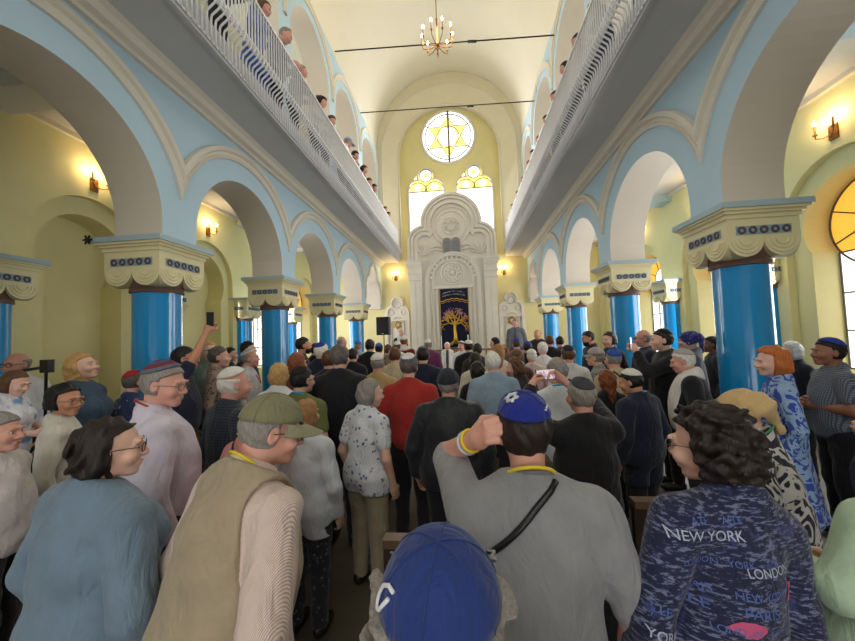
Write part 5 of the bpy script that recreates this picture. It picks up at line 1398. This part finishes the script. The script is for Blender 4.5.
person('dark-haired person before the fourth right column', 2.122, 8.000, 1.793, 10, lod=3, hair='short', hc='dark', shirt=C('slate_top', (70, 80, 104)), pants=DRK)
person('man with navy kippah and dark hair right of the held-up phone', 1.312, 4.600, 1.707, 4, lod=2, hair='short', hc='brown', hat='kippah', hatc=(KN,), shirt=C('white_tee2', (214, 214, 214)), pants=DRK, skin='pink')
person('person in white shirt with light blue collar, head behind the held-up phone', 0.763, 3.000, 1.667, 0, lod=1, hair='short', hc='grey', shirt=C('white_shirt4', (222, 226, 230)), pants=KHA, collar=CYN, bulk=1.15)
def two_hand_phone(p, t, mk, L_):
    a, b = world(t, p, p.wr[0]), world(t, p, p.wr[1]); c = (a + b) / 2 + np.array((.0, .07, .06)); phone(c, (0, R(90), t.rotation_euler[2]), 'phone held sideways in two raised hands, bright screen showing', True)
person('man with dark kippah and grey hair in black, raising a phone with both hands', 0.705, 2.257, 1.590, 12, lod=0, hair='short', hc='grey', hat='kippah', hatc=(KDG,), shirt=C('black_top2', (28, 27, 31)), pants=DRK, armL=('reach', (-.19, .36, 1.60), (-1, .0, -.7)), armR=('reach', (.09, .40, 1.62), (1, .0, -.7)), hands=('grip', 'grip'), bulk=1.15, skin='pink', hnrm=((1, 0, -.1), (-1, 0, -.1)), extra=two_hand_phone)
# ---------- right
person('dark-haired bearded man in dark shirt by the second right column, looking down', 2.348, 6.900, 1.879, 95, lod=2, hair='short', hc='black', beard='black', shirt=C('dark_shirt5', (44, 44, 52)), pants=DRK, head=(0, 14, 0), skin='tan')
person('woman with hair in a bun in black beside the second right column', 2.372, 6.000, 1.849, 120, lod=2, female=True, hair='bun', hc='dark', shirt=BLK, pants=DRK)
person('man in grey flat cap and checked shirt', 1.697, 4.764, 1.651, 60, lod=1, hair='short', hc='grey', hat='flatcap', hatc=(C('grey_tweed', (170, 164, 158)),), shirt=C('grey_check', (176, 176, 176), (96, 98, 104), 'check', 1.6), pants=DRK)
person('man with bright blue kippah in beige shirt with dark strap', 1.694, 4.204, 1.659, 10, lod=1, hair='crop', hc='grey', hat='bigkippah', hatc=(K(40, 84, 170),), shirt=C('beige_shirt3', (202, 182, 146)), pants=KHA, skin='pink', strap=(LEA, -1))
person('man with white kippah, dark hair and light blue shawl over navy suit', 1.457, 3.285, 1.523, 32, lod=1, hair='short', hc='black', hat='bigkippah', hatc=(KW,), shirt=NVY, coat=True, hem=.62, pants=DRK, bulk=1.2, collar=plain('light_blue_shawl', S(96, 170, 206), .7, .05), head=(24, 14, 0), skin='tan')
person('woman with auburn shoulder-length hair behind the navy suit', 1.450, 3.800, 1.475, 10, lod=1, female=True, hair='long', hc='auburn', shirt=C('black_top6', (34, 32, 36)), pants=DRK)
person('tall bald man with glasses in navy suit in profile by the nearest right column', 2.587, 5.350, 1.877, 78, lod=1, hair='ring', hc='grey', shirt=NVY, coat=True, hem=.62, pants=DRK, glasses=(FRM,), collar=LBL, tie=TIE, skin='pink')
def one_phone(p, t, mk, L_):
    phone(world(t, p, p.wr[0] + V(0, .05, .09)), (0, 0, t.rotation_euler[2] - R(25)), 'small phone held upright by the man in the black kippah', True)
person('man with black kippah in black suit holding a phone in front of him', 2.382, 4.500, 1.867, 80, lod=1, hair='short', hc='dark', hat='kippah', hatc=(KK,), shirt=BLK, coat=True, hem=.62, pants=DRK, armL=('reach', (-.1, .30, 1.46), (-.6, -.3, -1)), hands=('grip', 'relax'), extra=one_phone, collar=WHT)
person('woman in navy floral head scarf knotted behind, grey cloak', 3.045, 5.100, 1.827, 62, lod=1, female=True, hair=None, hc='dark', hat='turban', hatc=(C('navy_floral', (48, 50, 116), (150, 130, 170), 'floral', 2.0),), shirt=C('grey_cloak', (84, 84, 92)), coat=True, hem=.5, pants=DRK)
person('white-haired man with pale kippah in black suit and white shawl, in profile', 2.200, 3.801, 1.657, 62, lod=1, hair='short', hc='white', hat='bigkippah', hatc=(KG,), shirt=BLK, coat=True, hem=.62, pants=DRK, bulk=1.2, scarf=SHAWL, head=(6, 12, 0), skin='pink')
person('man in dark jacket partly hidden by the nearest right column', 3.658, 5.600, 1.737, 70, lod=2, hair='short', hc='black', shirt=C('dark_jacket7', (50, 46, 52)), coat=True, pants=DRK, skin='dark')
person('woman with copper-red hair in a blue-patterned dress, in profile', 2.476, 3.116, 1.698, 62, lod=0, female=True, hair='puffy', hc='red', shirt=C('blue_swirl', (58, 80, 176), (150, 180, 214), 'swirl', .8), pants=C('blue_swirl', (58, 80, 176)), skirt=True, head=(18, 4, 0), sleeve='long', hem=.8)
person('person in black jacket with grey hair just behind the copper-haired woman', 3.963, 4.700, 1.664, 85, lod=1, female=True, hair='bob', hc='white', shirt=BLK, coat=True, pants=DRK)
person('dark-haired man with blue kippah in grey checked shirt, arms folded', 3.207, 3.447, 1.735, 68, lod=0, hair='short', hc='black', hat='bigkippah', hatc=(K(44, 66, 160),), shirt=C('fine_check', (128, 136, 148), (74, 80, 94), 'check', 2.0), sleeve='short', pants=DRK, armL=('fold',), armR=('fold',), bulk=1.2, skin='dark', head=(10, -2, 0))
person('grey-haired person at the right edge below the checked shirt', 2.775, 2.757, 1.239, 30, lod=0, hair='short', hc='grey', shirt=C('plum_dark', (52, 40, 62)), pants=DRK)
# ---------- gallery, left side
GL = [(4.15, 7.12, 'dark', 'short', BLK, 'man in black suit on the left gallery, nearest of those at the rail'),
 (4.92, 7.06, 'brown', 'bob', C('gallery_blue', (70, 100, 180)), 'woman in blue dress leaning over the left gallery rail'),
 (5.59, 7.22, 'grey', 'receding', C('gallery_grey', (120, 124, 136)), 'grey-haired man in grey shirt peering over the left gallery rail'),
 (6.2, 7.04, 'grey', 'receding', C('gallery_dark', (46, 46, 58)), 'bald-topped man in dark shirt leaning over the left gallery rail'),
 (7.15, 7.1, 'dark', 'bun', WHT, 'woman with hair in a bun on the left gallery'),
 (7.72, 7.04, 'brown', 'short', C('gallery_dark', (46, 46, 58)), 'brown-haired person beside the hair bun on the left gallery'),
 (8.92, 7.2, 'grey', 'cap', WHT, 'person in pale blue cap on the left gallery'),
 (9.55, 7.18, 'dark', 'short', BLK, 'dark-haired man just past the blue cap on the left gallery'),
 (10.45, 7.2, 'black', 'bob', C('gallery_plum', (70, 44, 60)), 'dark-haired woman filming from the left gallery'),
 (11.0, 7.05, 'brown', 'short', C('gallery_dark', (46, 46, 58)), 'person beside the filming woman on the left gallery'),
 (11.75, 7.18, 'black', 'short', NVY, 'dark-haired man in navy far along the left gallery'),
 (13.4, 7.0, 'brown', 'bob', C('gallery_red', (170, 60, 56)), 'person in red at the far end of the left gallery'),
 (14.05, 7.02, 'dark', 'short', C('gallery_teal', (70, 120, 140)), 'person in teal at the ark end of the left gallery')]
for y, zt, hc_, st, sh_, lab in GL:
    cap_ = st == 'cap'
    person(lab, -2.84, y, zt + .09, -62 - (y * 7) % 20, zg=ZGF, lod=2 if y < 7.5 else 3, female=st in ('bob', 'bun'), hair='short' if cap_ else st, hc=hc_, hat='cap' if cap_ else None, hatc=(K(150, 170, 206),) if cap_ else None, shirt=sh_, pants=DRK if st not in ('bob',) else sh_, skirt=st == 'bob', lean=9, head=(0, 20 + (y * 5) % 14, 0), skin='pink', armL=('front',), armR=('front',))
GR = [(4.4, 7.0, 'black', 'short', BLK, 'man in dark suit on the right gallery, nearest of those at the rail'),
 (5.4, 6.84, 'auburn', 'bob', C('gallery_navy', (44, 48, 84)), 'auburn-haired woman on the right gallery'),
 (6.12, 6.97, 'dark', 'short', BLK, 'dark-haired man beside the auburn woman on the right gallery'),
 (6.85, 7.05, 'black', 'bob', C('gallery_striped', (70, 70, 90)), 'woman with dark wavy hair on the right gallery'),
 (7.6, 7.0, 'brown', 'short', C('gallery_brown', (100, 76, 66)), 'brown-haired person past the wavy-haired woman on the right gallery'),
 (8.35, 6.95, 'dark', 'short', NVY, 'dark-haired person midway along the right gallery'),
 (9.2, 6.95, 'brown', 'bob', C('gallery_tan', (150, 120, 100)), 'woman in tan midway along the right gallery'),
 (9.95, 6.98, 'dark', 'short', BLK, 'dark-haired man before the second tie rod on the right gallery'),
 (10.5, 6.95, 'auburn', 'short', C('gallery_dark', (46, 46, 58)), 'auburn-haired person far along the right gallery'),
 (11.65, 6.98, 'grey', 'receding', C('gallery_grey', (120, 124, 136)), 'grey-haired man far along the right gallery'),
 (12.7, 6.95, 'dark', 'short', BLK, 'dark-haired person near the ark end of the right gallery'),
 (14.1, 7.0, 'brown', 'short', WHT, 'person in white at the ark end of the right gallery')]
for y, zt, hc_, st, sh_, lab in GR:
    person(lab, 2.20, y, zt + .09, 62 + (y * 7) % 20, zg=ZGF, lod=2 if y < 7.5 else 3, female=st in ('bob', 'bun'), hair=st, hc=hc_, shirt=sh_, pants=DRK if st not in ('bob',) else sh_, skirt=st == 'bob', lean=9, head=(0, 20 + (y * 5) % 14, 0), skin='pink', armL=('front',), armR=('front',))
